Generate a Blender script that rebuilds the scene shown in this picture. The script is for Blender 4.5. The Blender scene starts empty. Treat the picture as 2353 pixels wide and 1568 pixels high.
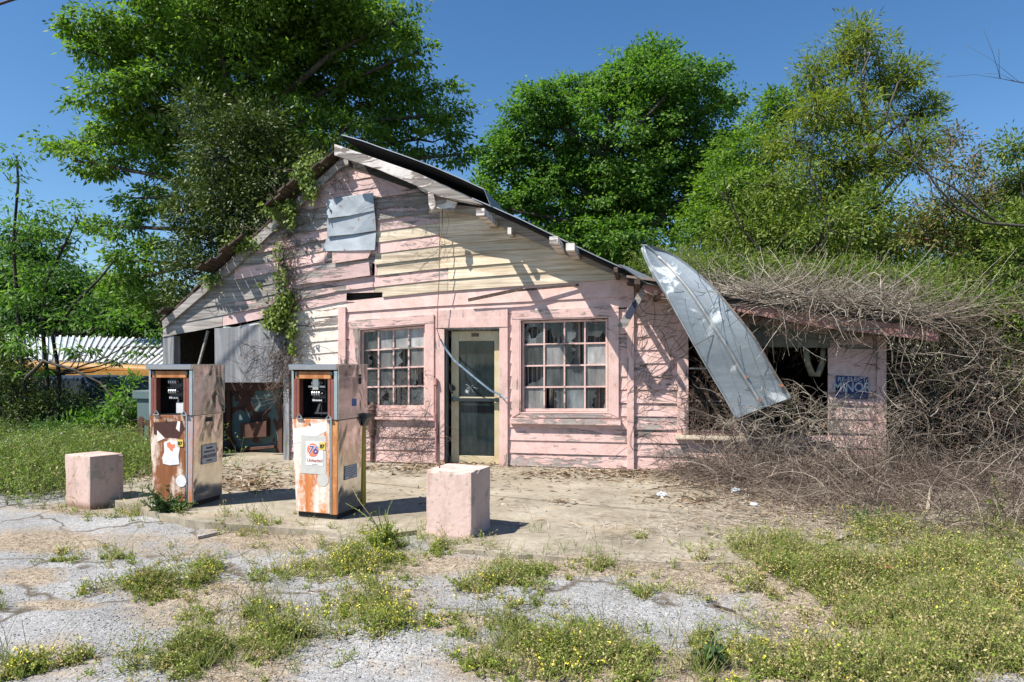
import bpy, math, random
import numpy as np
from mathutils import Vector, Matrix

random.seed(7)
RNG = np.random.default_rng(7)
scene = bpy.context.scene
COL = scene.collection

# ------------------------------------------------------------------ measuring
# The survey frame: x runs along the shop front, y towards the back, the shop front stands at y = Y0.
YAW = math.radians(11.1)
CA, SA = math.cos(YAW), math.sin(YAW)
F, CX, HY, EYE = 1569.0, 1176.5, 838.0, 1.45
Y0 = 9.5

def ray(px, py):
    a = (px - CX) / F; b = (HY - py) / F
    return CA * a - SA, SA * a + CA, b
def atZ(px, py, Z):
    r = ray(px, py); return Vector((r[0] * Z, r[1] * Z, EYE + r[2] * Z))
def onY(px, py, y=Y0):
    r = ray(px, py); Z = y / r[1]; return Vector((r[0] * Z, y, EYE + r[2] * Z))
def onG(px, py, z=0.0):
    r = ray(px, py); Z = (z - EYE) / r[2]; return Vector((r[0] * Z, r[1] * Z, z))
def W(px, py, y=Y0):
    p = onY(px, py, y); return (p.x, p.z)
def c1(x, y): return ((500 + x / 1.568) / 1.7, (450 + y / 1.568) / 1.7)
def c2(x, y): return ((1700 + x / 1.568) / 1.7, (450 + y / 1.568) / 1.7)

# ------------------------------------------------------------------ mesh builder
class MB:
    def __init__(s): s.v = []; s.f = []; s.m = []
    def face(s, pts, mi=0):
        n = len(s.v); s.v.extend([tuple(p) for p in pts]); s.f.append(tuple(range(n, n + len(pts)))); s.m.append(mi)
    def hexa(s, p, mi=0):        # p: 8 points, bottom 4 then top 4 (ccw)
        n = len(s.v); s.v.extend([tuple(q) for q in p])
        for f in ((3, 2, 1, 0), (4, 5, 6, 7), (0, 1, 5, 4), (1, 2, 6, 5), (2, 3, 7, 6), (3, 0, 4, 7)):
            s.f.append(tuple(n + i for i in f)); s.m.append(mi)
    def box(s, x0, x1, y0, y1, z0, z1, mi=0):
        s.hexa([(x0, y0, z0), (x1, y0, z0), (x1, y1, z0), (x0, y1, z0), (x0, y0, z1), (x1, y0, z1), (x1, y1, z1), (x0, y1, z1)], mi)
    def prism(s, poly, yf, yb, mi=0):     # poly in (x,z); yf number or function(x,z)
        n = len(s.v); k = len(poly)
        g = yf if callable(yf) else (lambda x, z: yf)
        h = yb if callable(yb) else (lambda x, z: yb)
        a = sum(poly[i][0] * poly[(i + 1) % k][1] - poly[(i + 1) % k][0] * poly[i][1] for i in range(k))
        if a < 0: poly = poly[::-1]
        for x, z in poly: s.v.append((x, g(x, z), z))
        for x, z in poly: s.v.append((x, h(x, z), z))
        s.f.append(tuple(n + i for i in range(k))); s.m.append(mi)
        s.f.append(tuple(n + k + i for i in reversed(range(k)))); s.m.append(mi)
        for i in range(k):
            j = (i + 1) % k
            s.f.append((n + j, n + i, n + k + i, n + k + j)); s.m.append(mi)
    def beam(s, a, b, w, h, mi=0, up=(0, 0, 1)):
        a = Vector(a); b = Vector(b); d = (b - a).normalized(); u = Vector(up)
        sd = d.cross(u)
        if sd.length < 1e-4: sd = d.cross(Vector((1, 0, 0)))
        sd.normalize(); u = sd.cross(d).normalized()
        sd *= w / 2; u *= h / 2
        s.hexa([a - sd - u, b - sd - u, b + sd - u, a + sd - u, a - sd + u, b - sd + u, b + sd + u, a + sd + u], mi)
    def cyl(s, a, b, r0, r1=None, n=16, mi=0, cap=True):
        r1 = r0 if r1 is None else r1
        a = Vector(a); b = Vector(b); d = (b - a).normalized()
        u = d.cross(Vector((0, 0, 1)))
        if u.length < 1e-3: u = d.cross(Vector((1, 0, 0)))
        u.normalize(); w = d.cross(u)
        k = len(s.v)
        for P, r in ((a, r0), (b, r1)):
            for i in range(n):
                t = 2 * math.pi * i / n
                s.v.append(tuple(P + u * (r * math.cos(t)) + w * (r * math.sin(t))))
        for i in range(n):
            j = (i + 1) % n
            s.f.append((k + i, k + j, k + n + j, k + n + i)); s.m.append(mi)
        if cap:
            s.f.append(tuple(k + i for i in reversed(range(n)))); s.m.append(mi)
            s.f.append(tuple(k + n + i for i in range(n))); s.m.append(mi)
    def tube(s, pts, r, n=6, mi=0):
        pts = [Vector(p) for p in pts]
        rr = r if isinstance(r, (list, tuple)) else [r] * len(pts)
        k = len(s.v); u = None
        for i, p in enumerate(pts):
            d = (pts[min(i + 1, len(pts) - 1)] - pts[max(i - 1, 0)]).normalized()
            if u is None:
                u = d.cross(Vector((0.13, 0.2, 1)))
                if u.length < 1e-3: u = d.cross(Vector((1, 0, 0)))
            u = (u - d * u.dot(d)).normalized(); w = d.cross(u)
            for q in range(n):
                t = 2 * math.pi * q / n
                s.v.append(tuple(p + u * (rr[i] * math.cos(t)) + w * (rr[i] * math.sin(t))))
        for i in range(len(pts) - 1):
            for q in range(n):
                q2 = (q + 1) % n
                s.f.append((k + i * n + q, k + i * n + q2, k + (i + 1) * n + q2, k + (i + 1) * n + q)); s.m.append(mi)
        s.f.append(tuple(k + q for q in reversed(range(n)))); s.m.append(mi)
        s.f.append(tuple(k + (len(pts) - 1) * n + q for q in range(n))); s.m.append(mi)
    def build_each(s, name, mats, parent=None, **k):
        # one object for every connected piece
        root = list(range(len(s.v)))
        def fd(a):
            while root[a] != a: root[a] = root[root[a]]; a = root[a]
            return a
        for f in s.f:
            for q in f[1:]: root[fd(q)] = fd(f[0])
        gr = {}
        for i, f in enumerate(s.f): gr.setdefault(fd(f[0]), []).append(i)
        out = []
        for fs in gr.values():
            p = MB(); mp = {}
            for i in fs:
                g_ = []
                for q in s.f[i]:
                    if q not in mp: mp[q] = len(p.v); p.v.append(s.v[q])
                    g_.append(mp[q])
                p.f.append(tuple(g_)); p.m.append(s.m[i])
            out.append(p.build(name, mats, parent, **k))
        return out[0]
    def build(s, name, mats, parent=None, local=False, bevel=0, smooth=False):
        me = bpy.data.meshes.new(name)
        off = Vector((0, 0, 0))
        if parent is not None and not local:
            p = parent
            while p is not None: off += p.location; p = p.parent
        v = [(a - off.x, b - off.y, c - off.z) for a, b, c in s.v]
        me.from_pydata(v, [], s.f)
        if not isinstance(mats, (list, tuple)): mats = [mats]
        for m in mats: me.materials.append(m)
        me.polygons.foreach_set('material_index', s.m)
        if smooth: me.polygons.foreach_set('use_smooth', [True] * len(s.f))
        me.update()
        o = bpy.data.objects.new(name, me); COL.objects.link(o)
        if parent is not None: o.parent = parent
        if bevel:
            b = o.modifiers.new('bevel', 'BEVEL'); b.width = bevel; b.segments = 2; b.limit_method = 'ANGLE'
        return o

def tag(o, label, cat, group=None, kind=None):
    if label: o['label'] = label
    if cat: o['category'] = cat
    if group: o['group'] = group
    if kind: o['kind'] = kind
    return o
def thing(name, loc, label, cat, group=None, rz=0.0):
    o = bpy.data.objects.new(name, None); COL.objects.link(o)
    o.location = loc; o.rotation_euler = (0, 0, rz); o.empty_display_size = .2
    return tag(o, label, cat, group)

def np_mesh(name, V, Q, mats, parent=None, mi=None, tri=False):
    """V (n,3), Q (m,k) faces; fast path."""
    me = bpy.data.meshes.new(name)
    off = np.zeros(3)
    p = parent
    while p is not None: off += np.array(p.location); p = p.parent
    V = (np.asarray(V, dtype=np.float32) - off.astype(np.float32))
    k = Q.shape[1]
    me.vertices.add(len(V)); me.vertices.foreach_set('co', V.ravel())
    me.loops.add(Q.size); me.loops.foreach_set('vertex_index', Q.astype(np.int32).ravel())
    me.polygons.add(len(Q))
    me.polygons.foreach_set('loop_start', (np.arange(len(Q)) * k).astype(np.int32))
    if not isinstance(mats, (list, tuple)): mats = [mats]
    for m in mats: me.materials.append(m)
    if mi is not None: me.polygons.foreach_set('material_index', mi.astype(np.int32))
    me.update(calc_edges=True)
    o = bpy.data.objects.new(name, me); COL.objects.link(o)
    if parent is not None: o.parent = parent
    return o

def nrm(A): return A / np.maximum(np.linalg.norm(A, axis=-1, keepdims=True), 1e-9)
def leafVQ(C, D, N, L, Wd):
    D = nrm(D); S = nrm(np.cross(D, N)); U = np.cross(S, D)
    L = L[:, None]; Wd = Wd[:, None]
    V = np.stack([C, C + D * L * .42 + S * Wd * .5, C + D * L - U * L * .12, C + D * L * .42 - S * Wd * .5], 1).reshape(-1, 3)
    Q = np.arange(len(C) * 4).reshape(-1, 4)
    return V, Q
def tubesVQ(P, R, sides=3):
    """P (N,n,3) polylines, R (N,n) radii."""
    N, n, _ = P.shape
    T = np.empty_like(P); T[:, 1:-1] = P[:, 2:] - P[:, :-2]; T[:, 0] = P[:, 1] - P[:, 0]; T[:, -1] = P[:, -1] - P[:, -2]
    T = nrm(T)
    ref = np.broadcast_to(np.array([.31, .22, .93]), P.shape)
    U = nrm(np.cross(T, ref) + 1e-6); Wv = np.cross(T, U)
    ang = np.arange(sides) * 2 * np.pi / sides
    V = P[:, :, None, :] + R[:, :, None, None] * (U[:, :, None, :] * np.cos(ang)[None, None, :, None] + Wv[:, :, None, :] * np.sin(ang)[None, None, :, None])
    idx = np.arange(N * n * sides).reshape(N, n, sides)
    a = idx[:, :-1, :]; b = np.roll(idx, -1, axis=2)[:, :-1, :]; c = np.roll(idx, -1, axis=2)[:, 1:, :]; d = idx[:, 1:, :]
    Q = np.stack([a, b, c, d], -1).reshape(-1, 4)
    return V.reshape(-1, 3), Q
def walk(S, D, L, n, wob, grav=0.0, rng=RNG):
    """random-walk polylines: starts S (N,3), directions D, lengths L (N,)."""
    N = len(S); D = nrm(D.astype(float)); P = np.empty((N, n, 3)); P[:, 0] = S
    st = (L / (n - 1))[:, None]
    cur = rng.normal(size=(N, 3)) * wob * .5
    for i in range(1, n):
        cur = cur * .6 + rng.normal(size=(N, 3)) * wob * .7
        D = nrm(D + cur + np.array([0, 0, -grav]))
        P[:, i] = P[:, i - 1] + D * st
    return P
def joinVQ(parts):
    Vs, Qs, Ms = [], [], []; n = 0
    for V, Q, m in parts:
        Vs.append(V); Qs.append(Q + n); Ms.append(np.full(len(Q), m)); n += len(V)
    return np.concatenate(Vs), np.concatenate(Qs), np.concatenate(Ms)

# ------------------------------------------------------------------ materials
def mat(name):
    m = bpy.data.materials.new(name); m.use_nodes = True
    nt = m.node_tree; nt.nodes.clear()
    out = nt.nodes.new('ShaderNodeOutputMaterial')
    b = nt.nodes.new('ShaderNodeBsdfPrincipled'); nt.links.new(b.outputs[0], out.inputs[0])
    return m, nt, b
class NT:
    def __init__(s, nt):
        s.nt = nt
    def n(s, t, **k):
        x = s.nt.nodes.new(t)
        for a, b in k.items(): setattr(x, a, b)
        return x
    def l(s, a, b): s.nt.links.new(a, b)
    def coord(s, scale=(1, 1, 1), rot=(0, 0, 0), loc=(0, 0, 0), which='Object'):
        tc = s.n('ShaderNodeTexCoord'); mp = s.n('ShaderNodeMapping')
        mp.inputs['Scale'].default_value = scale; mp.inputs['Rotation'].default_value = rot; mp.inputs['Location'].default_value = loc
        s.l(tc.outputs[which], mp.inputs[0]); return mp.outputs[0]
    def noise(s, vec, scale, detail=4, rough=.55, dist=0):
        x = s.n('ShaderNodeTexNoise'); x.inputs['Scale'].default_value = scale; x.inputs['Detail'].default_value = detail
        x.inputs['Roughness'].default_value = rough; x.inputs['Distortion'].default_value = dist
        if vec is not None: s.l(vec, x.inputs['Vector'])
        return x.outputs['Fac']
    def vor(s, vec, scale, feature='F1', out='Distance'):
        x = s.n('ShaderNodeTexVoronoi'); x.feature = feature; x.inputs['Scale'].default_value = scale
        s.l(vec, x.inputs['Vector']); return x.outputs[out]
    def ramp(s, fac, stops, interp='LINEAR'):
        r = s.n('ShaderNodeValToRGB'); cr = r.color_ramp; cr.interpolation = interp
        while len(cr.elements) < len(stops): cr.elements.new(.5)
        for e, (p, c) in zip(cr.elements, stops):
            e.position = p; e.color = (c, c, c, 1) if isinstance(c, (int, float)) else (*c, 1)
        s.l(fac, r.inputs[0]); return r.outputs[0]
    def mix(s, fac, a, b, mode='MIX'):
        m = s.n('ShaderNodeMix', data_type='RGBA', blend_type=mode)
        for sock, v in ((m.inputs[0], fac), (m.inputs[6], a), (m.inputs[7], b)):
            if isinstance(v, (int, float)): sock.default_value = v
            elif isinstance(v, tuple): sock.default_value = (*v, 1)
            else: s.l(v, sock)
        return m.outputs[2]
    def math(s, op, a, b=0.0):
        m = s.n('ShaderNodeMath', operation=op)
        for i, v in enumerate((a, b)):
            if isinstance(v, (int, float)): m.inputs[i].default_value = v
            else: s.l(v, m.inputs[i])
        return m.outputs[0]
    def bump(s, h, bsdf, strength=.3, dist=.01):
        b = s.n('ShaderNodeBump'); b.inputs['Strength'].default_value = strength; b.inputs['Distance'].default_value = dist
        s.l(h, b.inputs['Height']); s.l(b.outputs[0], bsdf.inputs['Normal'])
    def island(s):
        g = s.n('ShaderNodeNewGeometry'); return g.outputs['Random Per Island']

def wood_nodes(N, colA, colB, colC, axis=0, sc=1.0):
    """colour and height of a weathered board; grain runs along axis."""
    s1 = [26 * sc] * 3; s1[axis] = 1.1 * sc
    s2 = [110 * sc] * 3; s2[axis] = 2.6 * sc
    v1 = N.coord(tuple(s1)); v2 = N.coord(tuple(s2))
    g1 = N.noise(v1, 1.0, 5, .6, .6); g2 = N.noise(v2, 1.0, 3, .6, .2)
    big = N.noise(N.coord((1, 1, 1)), 1.7, 4, .6)
    c = N.ramp(g1, [(.30, colA), (.52, colB), (.72, colC)])
    c = N.mix(N.ramp(g2, [(.34, .5), (.52, 0.0)]), c, colA)
    isl = N.island()
    v = N.math('ADD', N.math('MULTIPLY', isl, .5), N.math('MULTIPLY', big, .8))
    c = N.mix(1.0, c, N.ramp(v, [(.25, .62), (.95, 1.22)]), 'MULTIPLY')
    h = N.math('ADD', N.math('MULTIPLY', g1, .6), N.math('MULTIPLY', g2, .5))
    return c, h, big

def m_wood(name, A, B, C, axis=0, sc=1.0, rough=.85):
    m, nt, b = mat(name); N = NT(nt)
    c, h, _ = wood_nodes(N, A, B, C, axis, sc)
    N.l(c, b.inputs['Base Color']); b.inputs['Roughness'].default_value = rough; b.inputs['Specular IOR Level'].default_value = .25
    N.bump(h, b, .5, .006); return m
def m_paint(name, paint, paint2, peel=.5, axis=0, wood=((.16, .135, .12), (.34, .305, .275), (.50, .455, .41)), fine=1.0, rough=.6):
    """paint peeling off weathered wood; peel = share of bare wood (0..1)"""
    m, nt, b = mat(name); N = NT(nt)
    wc, wh, big = wood_nodes(N, *wood, axis)
    s = [9 * fine] * 3; s[axis] = 1.6 * fine
    n1 = N.noise(N.coord(tuple(s)), 1.0, 8, .68, .5)
    n0 = N.noise(N.coord((1, 1, 1), loc=(3, 1, 2)), 1.3, 3, .5)
    isl = N.island()
    f = N.math('ADD', N.math('MULTIPLY', n1, .68), N.math('ADD', N.math('MULTIPLY', n0, .32), N.math('MULTIPLY', N.math('SUBTRACT', isl, .5), .13)))
    t = .36 + .28 * peel
    mask = N.ramp(f, [(t - .006, 0.0), (t + .006, 1.0)])          # 1 = paint present
    dirt = N.noise(N.coord((1, 1, 1)), 3.1, 6, .65)
    pc = N.mix(N.ramp(dirt, [(.35, 0.0), (.68, 1.0)]), paint, paint2)
    gr = N.noise(N.coord((1, 1, 1), loc=(8, 2, 5)), 5.5, 8, .72); pc = N.mix(N.ramp(gr, [(.50, 0.0), (.66, .5)]), pc, (.36, .27, .22))
    fine_n = N.noise(N.coord((5, 5, 40) if axis == 0 else (40, 5, 5)), 1.5, 5, .7)
    pc = N.mix(N.ramp(fine_n, [(.30, .5), (.48, 0.0)]), pc, tuple(x * .6 for x in paint2))
    edge = N.ramp(f, [(t - .03, 0.0), (t + .004, .7), (t + .02, 0.0)])
    c = N.mix(mask, wc, pc); c = N.mix(edge, c, (.12, .07, .055))
    N.l(c, b.inputs['Base Color']); b.inputs['Specular IOR Level'].default_value = .3
    N.l(N.ramp(mask, [(0, .9), (1, rough)]), b.inputs['Roughness'])
    h = N.math('ADD', N.math('MULTIPLY', mask, .7), N.math('MULTIPLY', wh, .4))
    N.bump(h, b, .55, .004); return m
def m_plain(name, col, rough=.6, metal=0.0, var=.25, scale=8, spec=.5, bump=.1, col2=None):
    m, nt, b = mat(name); N = NT(nt)
    n = N.noise(N.coord(), scale, 6, .6)
    c2_ = col2 if col2 else tuple(x * (1 - var) for x in col)
    N.l(N.mix(N.ramp(n, [(.3, 0.0), (.7, 1.0)]), col, c2_), b.inputs['Base Color'])
    b.inputs['Roughness'].default_value = rough; b.inputs['Metallic'].default_value = metal; b.inputs['Specular IOR Level'].default_value = spec
    if bump: N.bump(n, b, bump, .01)
    return m
def m_leaf(name, A, B, C, trans=.3, rough=.55, spec=.28, tcol=None):
    m, nt, b = mat(name); N = NT(nt)
    isl = N.island()
    pos = N.noise(N.coord((1, 1, 1)), .55, 3, .6)
    v = N.math('ADD', N.math('MULTIPLY', isl, .6), N.math('MULTIPLY', pos, .4))
    c = N.ramp(v, [(.15, A), (.5, B), (.85, C)])
    N.l(c, b.inputs['Base Color']); b.inputs['Roughness'].default_value = rough; b.inputs['Specular IOR Level'].default_value = spec
    t = N.n('ShaderNodeBsdfTranslucent')
    N.l(N.mix(1.0, c, tcol or (1.5, 1.7, .7), 'MULTIPLY'), t.inputs[0])
    ms = N.n('ShaderNodeMixShader'); ms.inputs[0].default_value = trans
    out = [x for x in nt.nodes if x.type == 'OUTPUT_MATERIAL'][0]
    N.l(b.outputs[0], ms.inputs[1]); N.l(t.outputs[0], ms.inputs[2]); N.l(ms.outputs[0], out.inputs[0])
    return m
def m_stalk(name, stops, rough=.8, spec=.2, lo=.0):
    m, nt, b = mat(name); N = NT(nt)
    c = N.ramp(N.island(), stops)
    n = N.noise(N.coord(), 30, 3, .6)
    c = N.mix(1.0, c, N.ramp(n, [(.3, .7), (.7, 1.15)]), 'MULTIPLY')
    N.l(c, b.inputs['Base Color']); b.inputs['Roughness'].default_value = rough; b.inputs['Specular IOR Level'].default_value = spec
    return m

GREYWOOD = ((.15, .13, .12), (.34, .31, .285), (.52, .48, .44))
PINK, PINK2 = (.745, .525, .475), (.65, .41, .36)
M = {}
M['pink'] = m_paint('pink_paint', PINK, PINK2, .12)
M['pinkv'] = m_paint('pink_paint_upright', PINK, PINK2, .16, axis=2)
M['pinkpeel'] = m_paint('pink_paint_peeling', (.74, .51, .465), (.64, .42, .375), .27, fine=2.6, wood=((.30, .25, .23), (.46, .40, .37), (.58, .52, .48)))
M['pinkgrey'] = m_paint('pink_paint_faded', (.62, .44, .41), (.50, .34, .32), .42)
M['cream'] = m_paint('cream_paint', (.80, .73, .62), (.76, .60, .52), .25)
M['grey'] = m_wood('grey_wood', *GREYWOOD)
M['greyv'] = m_wood('grey_wood_upright', (.12, .12, .13), (.34, .335, .34), (.52, .51, .52), axis=2)
M['greyy'] = m_wood('grey_wood_deep', *GREYWOOD, axis=1)
M['ply'] = m_wood('grey_plywood', (.17, .17, .18), (.27, .27, .28), (.36, .36, .37), axis=2, sc=.55)
M['tan'] = m_wood('tan_wood', (.42, .31, .20), (.72, .59, .43), (.83, .73, .57))
M['tan2'] = m_wood('tan_grey_wood', (.36, .28, .19), (.68, .57, .43), (.80, .71, .57))
M['white'] = m_paint('white_paint', (.74, .70, .66), (.62, .56, .52), .42)
M['brownwood'] = m_wood('brown_wood', (.035, .025, .02), (.10, .07, .055), (.17, .125, .10), axis=1)
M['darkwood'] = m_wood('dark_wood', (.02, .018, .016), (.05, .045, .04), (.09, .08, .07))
M['redbrown'] = m_plain('red_brown_primer', (.24, .075, .05), .6, var=.35, scale=12)
# ------------------------------------------------------------------ camera, sky, sun
cam_d = bpy.data.cameras.new('camera'); cam = bpy.data.objects.new('camera', cam_d); COL.objects.link(cam)
cam.location = (0, 0, EYE); cam.rotation_euler = (math.radians(90), 0, YAW)
cam_d.sensor_width = 36; cam_d.lens = F / 2353 * 36; cam_d.shift_y = (HY - 784) / 2353
cam_d.clip_start = .05; cam_d.clip_end = 2000
scene.camera = cam
SUN = Vector((-.53, -.42, .92)).normalized()
w = bpy.data.worlds.new('World'); scene.world = w; w.use_nodes = True
wn = w.node_tree; bg = wn.nodes['Background']
sky = wn.nodes.new('ShaderNodeTexSky'); sky.sky_type = 'NISHITA'; sky.sun_disc = False
sky.sun_elevation = math.asin(SUN.z); sky.sun_rotation = math.atan2(SUN.x, SUN.y)
sky.air_density = 1.0; sky.dust_density = .1; sky.ozone_density = 3.5; sky.altitude = 0
hs = wn.nodes.new('ShaderNodeHueSaturation'); hs.inputs['Saturation'].default_value = 1.2; wn.links.new(sky.outputs[0], hs.inputs['Color']); wn.links.new(hs.outputs[0], bg.inputs[0]); bg.inputs[1].default_value = .083
sl = bpy.data.lights.new('sun', 'SUN'); sun = bpy.data.objects.new('sun', sl); COL.objects.link(sun)
sl.energy = 5.0; sl.angle = math.radians(.5); sl.color = (1, .955, .88)
sun.rotation_euler = SUN.to_track_quat('Z', 'Y').to_euler()
sun.location = SUN * 30
vs = scene.view_settings; vs.view_transform = 'Standard'; vs.look = 'None'; vs.exposure = .85; vs.gamma = 1
scene.cycles.max_bounces = 8; scene.cycles.diffuse_bounces = 2; scene.cycles.transparent_max_bounces = 12
scene.cycles.caustics_reflective = False; scene.cycles.caustics_refractive = False

# ------------------------------------------------------------------ polygon helpers
def clip(poly, a, b, c):           # keep a*x + b*z >= c
    out = []
    for i in range(len(poly)):
        p, q = poly[i], poly[(i + 1) % len(poly)]
        dp = a * p[0] + b * p[1] - c; dq = a * q[0] + b * q[1] - c
        if dp >= 0: out.append(p)
        if (dp >= 0) != (dq >= 0):
            t = dp / (dp - dq); out.append((p[0] + t * (q[0] - p[0]), p[1] + t * (q[1] - p[1])))
    return out
def below(poly, p, q):             # keep the side under the line p -> q (p left of q)
    nx, nz = (q[1] - p[1]), -(q[0] - p[0])
    return clip(poly, nx, nz, nx * p[0] + nz * p[1])
def minus_rect(poly, r):
    x0, x1, z0, z1 = r
    res = [clip(poly, -1, 0, -x0), clip(poly, 1, 0, x1)]
    mid = clip(clip(poly, 1, 0, x0), -1, 0, -x1)
    if mid: res += [clip(mid, 0, 1, z1), clip(mid, 0, -1, -z0)]
    return [p for p in res if len(p) >= 3 and parea(p) > .0004]
def parea(p): return abs(sum(p[i][0] * p[(i + 1) % len(p)][1] - p[(i + 1) % len(p)][0] * p[i][1] for i in range(len(p)))) / 2
def prj(x, y, z):
    X = CA * x + SA * y; Z = -SA * x + CA * y
    return CX + F * X / Z, HY - F * (z - EYE) / Z
def interp(pts, x):
    if x <= pts[0][0]: (a, b) = (pts[0], pts[1])
    elif x >= pts[-1][0]: (a, b) = (pts[-2], pts[-1])
    else:
        for a, b in zip(pts, pts[1:]):
            if a[0] <= x <= b[0]: break
    return a[1] + (b[1] - a[1]) * (x - a[0]) / (b[0] - a[0])

shop = thing('shop_building', (-2.5, Y0, 0), 'abandoned weathered pink clapboard store with a sagging gable and peeling paint', 'building')

# ------------------------------------------------------------------ siding
OPEN = {}
def rect(px0, py0, px1, py1, y=Y0):
    a = W(px0, py0, y); b = W(px1, py1, y); return (a[0], b[0], b[1], a[1])
OPEN['w1'] = rect(815, 742, 990, 950)
OPEN['w2'] = rect(1186, 726, 1411, 960)
OPEN['door'] = (W(1012, 800)[0], W(1160, 800)[0], -.2, W(1085, 744)[1])
OPEN['w3'] = rect(1581, 752, 1684, 990)
OPEN['w4'] = rect(1719, 797, 1902, 1000)

R = random.Random(3)
def board(mbs, bottom, top, xa, xb, mi, clips=(), opens=(), lip=.016, lap=.022, y0=Y0, warp=0.0):
    xs = [xa] + [x for x in np.arange(math.floor(xa / .5) * .5, xb, .5) if xa + .05 < x < xb - .05] + [xb]
    lo = [(x, bottom(x)) for x in xs]; hi = [(x, top(x) + lap) for x in xs]
    polys = [lo + hi[::-1]]
    for f in clips: polys = [q for q in (f(p) for p in polys) if len(q) >= 3 and parea(q) > .0006]
    for o in opens: polys = [q for p in polys for q in minus_rect(p, o)]
    tw = R.uniform(-.002, .002)
    def yf(x, z):
        t = min(1, max(0, (z - bottom(x)) / max(.01, top(x) + lap - bottom(x))))
        return y0 - .004 - (lip + warp) * (1 - t) - tw * (x - xa) * .5
    for p in polys: mbs.prism(p, yf, lambda x, z: yf(x, z) + .012, mi)

SM = ['pink', 'pinkpeel', 'pinkgrey', 'cream', 'grey', 'tan', 'tan2', 'white']
SMi = {k: i for i, k in enumerate(SM)}
smats = [M[k] for k in SM]

# gable boards
ridge = W(786, 362); rl = W(372, 742); rr = W(1462, 628)
gb = [W(375, 775), W(605, 733), W(790, 693), W(1000, 671), W(1100, 664), W(1460, 640)]
gstr = lambda x: gb[0][1] + (gb[-1][1] - gb[0][1]) * (x - gb[0][0]) / (gb[-1][0] - gb[0][0])
ROW = .173
def grow(k):
    t = min(1, k / 14) * .75
    return lambda x: interp(gb, x) * (1 - t) + gstr(x) * t + k * ROW - (0 if k else 0)
gable = MB()
xcut = W(861, 600)[0]
rakeL = lambda p: below(p, rl, ridge)
rakeR = lambda p: below(p, ridge, rr)
hole = rect(797, 674, 880, 690); notch = rect(855, 606, 862, 634)
def gable_mat(x, z):
    px, py = prj(x, Y0, z); r = R.random()
    if px < 520: return 'grey' if r < .85 else 'pinkgrey'
    if px < 700 and py > 600: return 'pinkgrey' if r < .6 else ('grey' if r < .7 else 'pinkpeel')
    if px < 870: return 'pinkgrey' if r < .6 else ('grey' if r < .8 else 'pinkpeel')
    if py < 500 and px < 1000: return 'pinkgrey' if r < .85 else 'pinkpeel'
    if px < 1000: return 'tan2' if r < .45 else ('pinkgrey' if r < .7 else 'pinkpeel')
    return 'tan' if r < .88 else 'tan2'
x_l, x_r = gb[0][0], gb[-1][0]
for k in range(0, 17):
    bt, tp = grow(k), grow(k + 1)
    cuts = [x_l + .01]
    if k < 9: cuts.append(xcut + R.uniform(-.02, .05))
    cuts.append(W(R.choice([985, 1010, 1030]), 600)[0]) if k not in (9, 10) else None
    if k < 7: cuts.append(W(R.choice([520, 560, 640]), 700)[0] + R.uniform(-.2, .2))
    if 2 < k < 6: cuts.append(W(748, 600)[0])
    cuts.append(x_r - .02); cuts = sorted(cuts)
    for a, b in zip(cuts, cuts[1:]):
        xm = (a + b) / 2; g = gable_mat(xm, tp(xm))
        if k == 0 and prj(xm, Y0, 2)[0] > 790: g = 'tan2'
        ops = [hole, notch] if k < 4 else []
        board(gable, bt, tp, a + .003, b - .003, SMi[g], (rakeL, rakeR), ops, warp=R.choice([0, 0, 0, .006, .012]))
# two sprung boards below the patch, leaning out
for (p, mi) in (([c1(1262, 835), c1(1492, 800), c1(1500, 835), c1(1478, 880), c1(1262, 912)], 'pinkpeel'),
                ([c1(1050, 975), c1(1485, 905), c1(1492, 985), c1(1300, 1012), c1(1050, 1040)], 'pinkgrey')):
    gable.prism([W(x, y) for x, y in p], lambda x, z: Y0 - .06, Y0 - .035, SMi[mi])
gable.build('gable_siding', smats, shop)

# centre front and wing
base = .02; RH = .181
low = MB()
fr1 = [W(798, 718), W(1000, 704), W(1460, 681)]
fr2 = [W(798, 742), W(1000, 727), W(1460, 706)]
xc0, xc1 = W(797, 900)[0], W(1450, 900)[0]
nowin = [OPEN['w1'], OPEN['w2'], OPEN['door']]
for k in range(0, 12):
    b0, t0 = base + k * RH, base + (k + 1) * RH
    cuts = [xc0, W(1085, 800)[0], xc1]
    for a, b in zip(cuts, cuts[1:]):
        right = a > -3
        g = 'pinkpeel' if (k < 3 and right) or (k == 4 and right) else ('pink' if R.random() < .85 else 'pinkpeel')
        if k in (1,) and not right: g = 'pinkpeel'
        board(low, lambda x: b0, lambda x: t0, a, b, SMi[g], [lambda p: below(p, (fr2[0][0], fr2[0][1] + .02), (fr2[-1][0], fr2[-1][1] + .02))], nowin)
board(low, lambda x: interp(fr2, x), lambda x: interp(fr1, x), xc0, xc1, SMi['pink'], (), nowin[2:], lip=.02)
board(low, lambda x: interp(fr1, x), lambda x: interp(gb, x), xc0, xc1, SMi['pink'], (), (), lip=.024, lap=.0)
# cream part left of the corner board
xl = W(664, 800)[0]
for k in range(0, 13):
    b0, t0 = base + k * RH, base + (k + 1) * RH
    f = .075
    board(low, lambda x: b0 + f * (x - xc0), lambda x: t0 + f * (x - xc0), xl, xc0, SMi['cream' if k > 3 else 'pinkpeel'],
          [lambda p: below(p, (gb[1][0], gb[1][1] + .01), (gb[2][0], gb[2][1] + .01))], (), warp=R.choice([0, 0, .006]))
low.build('front_siding', smats, shop)

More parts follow.
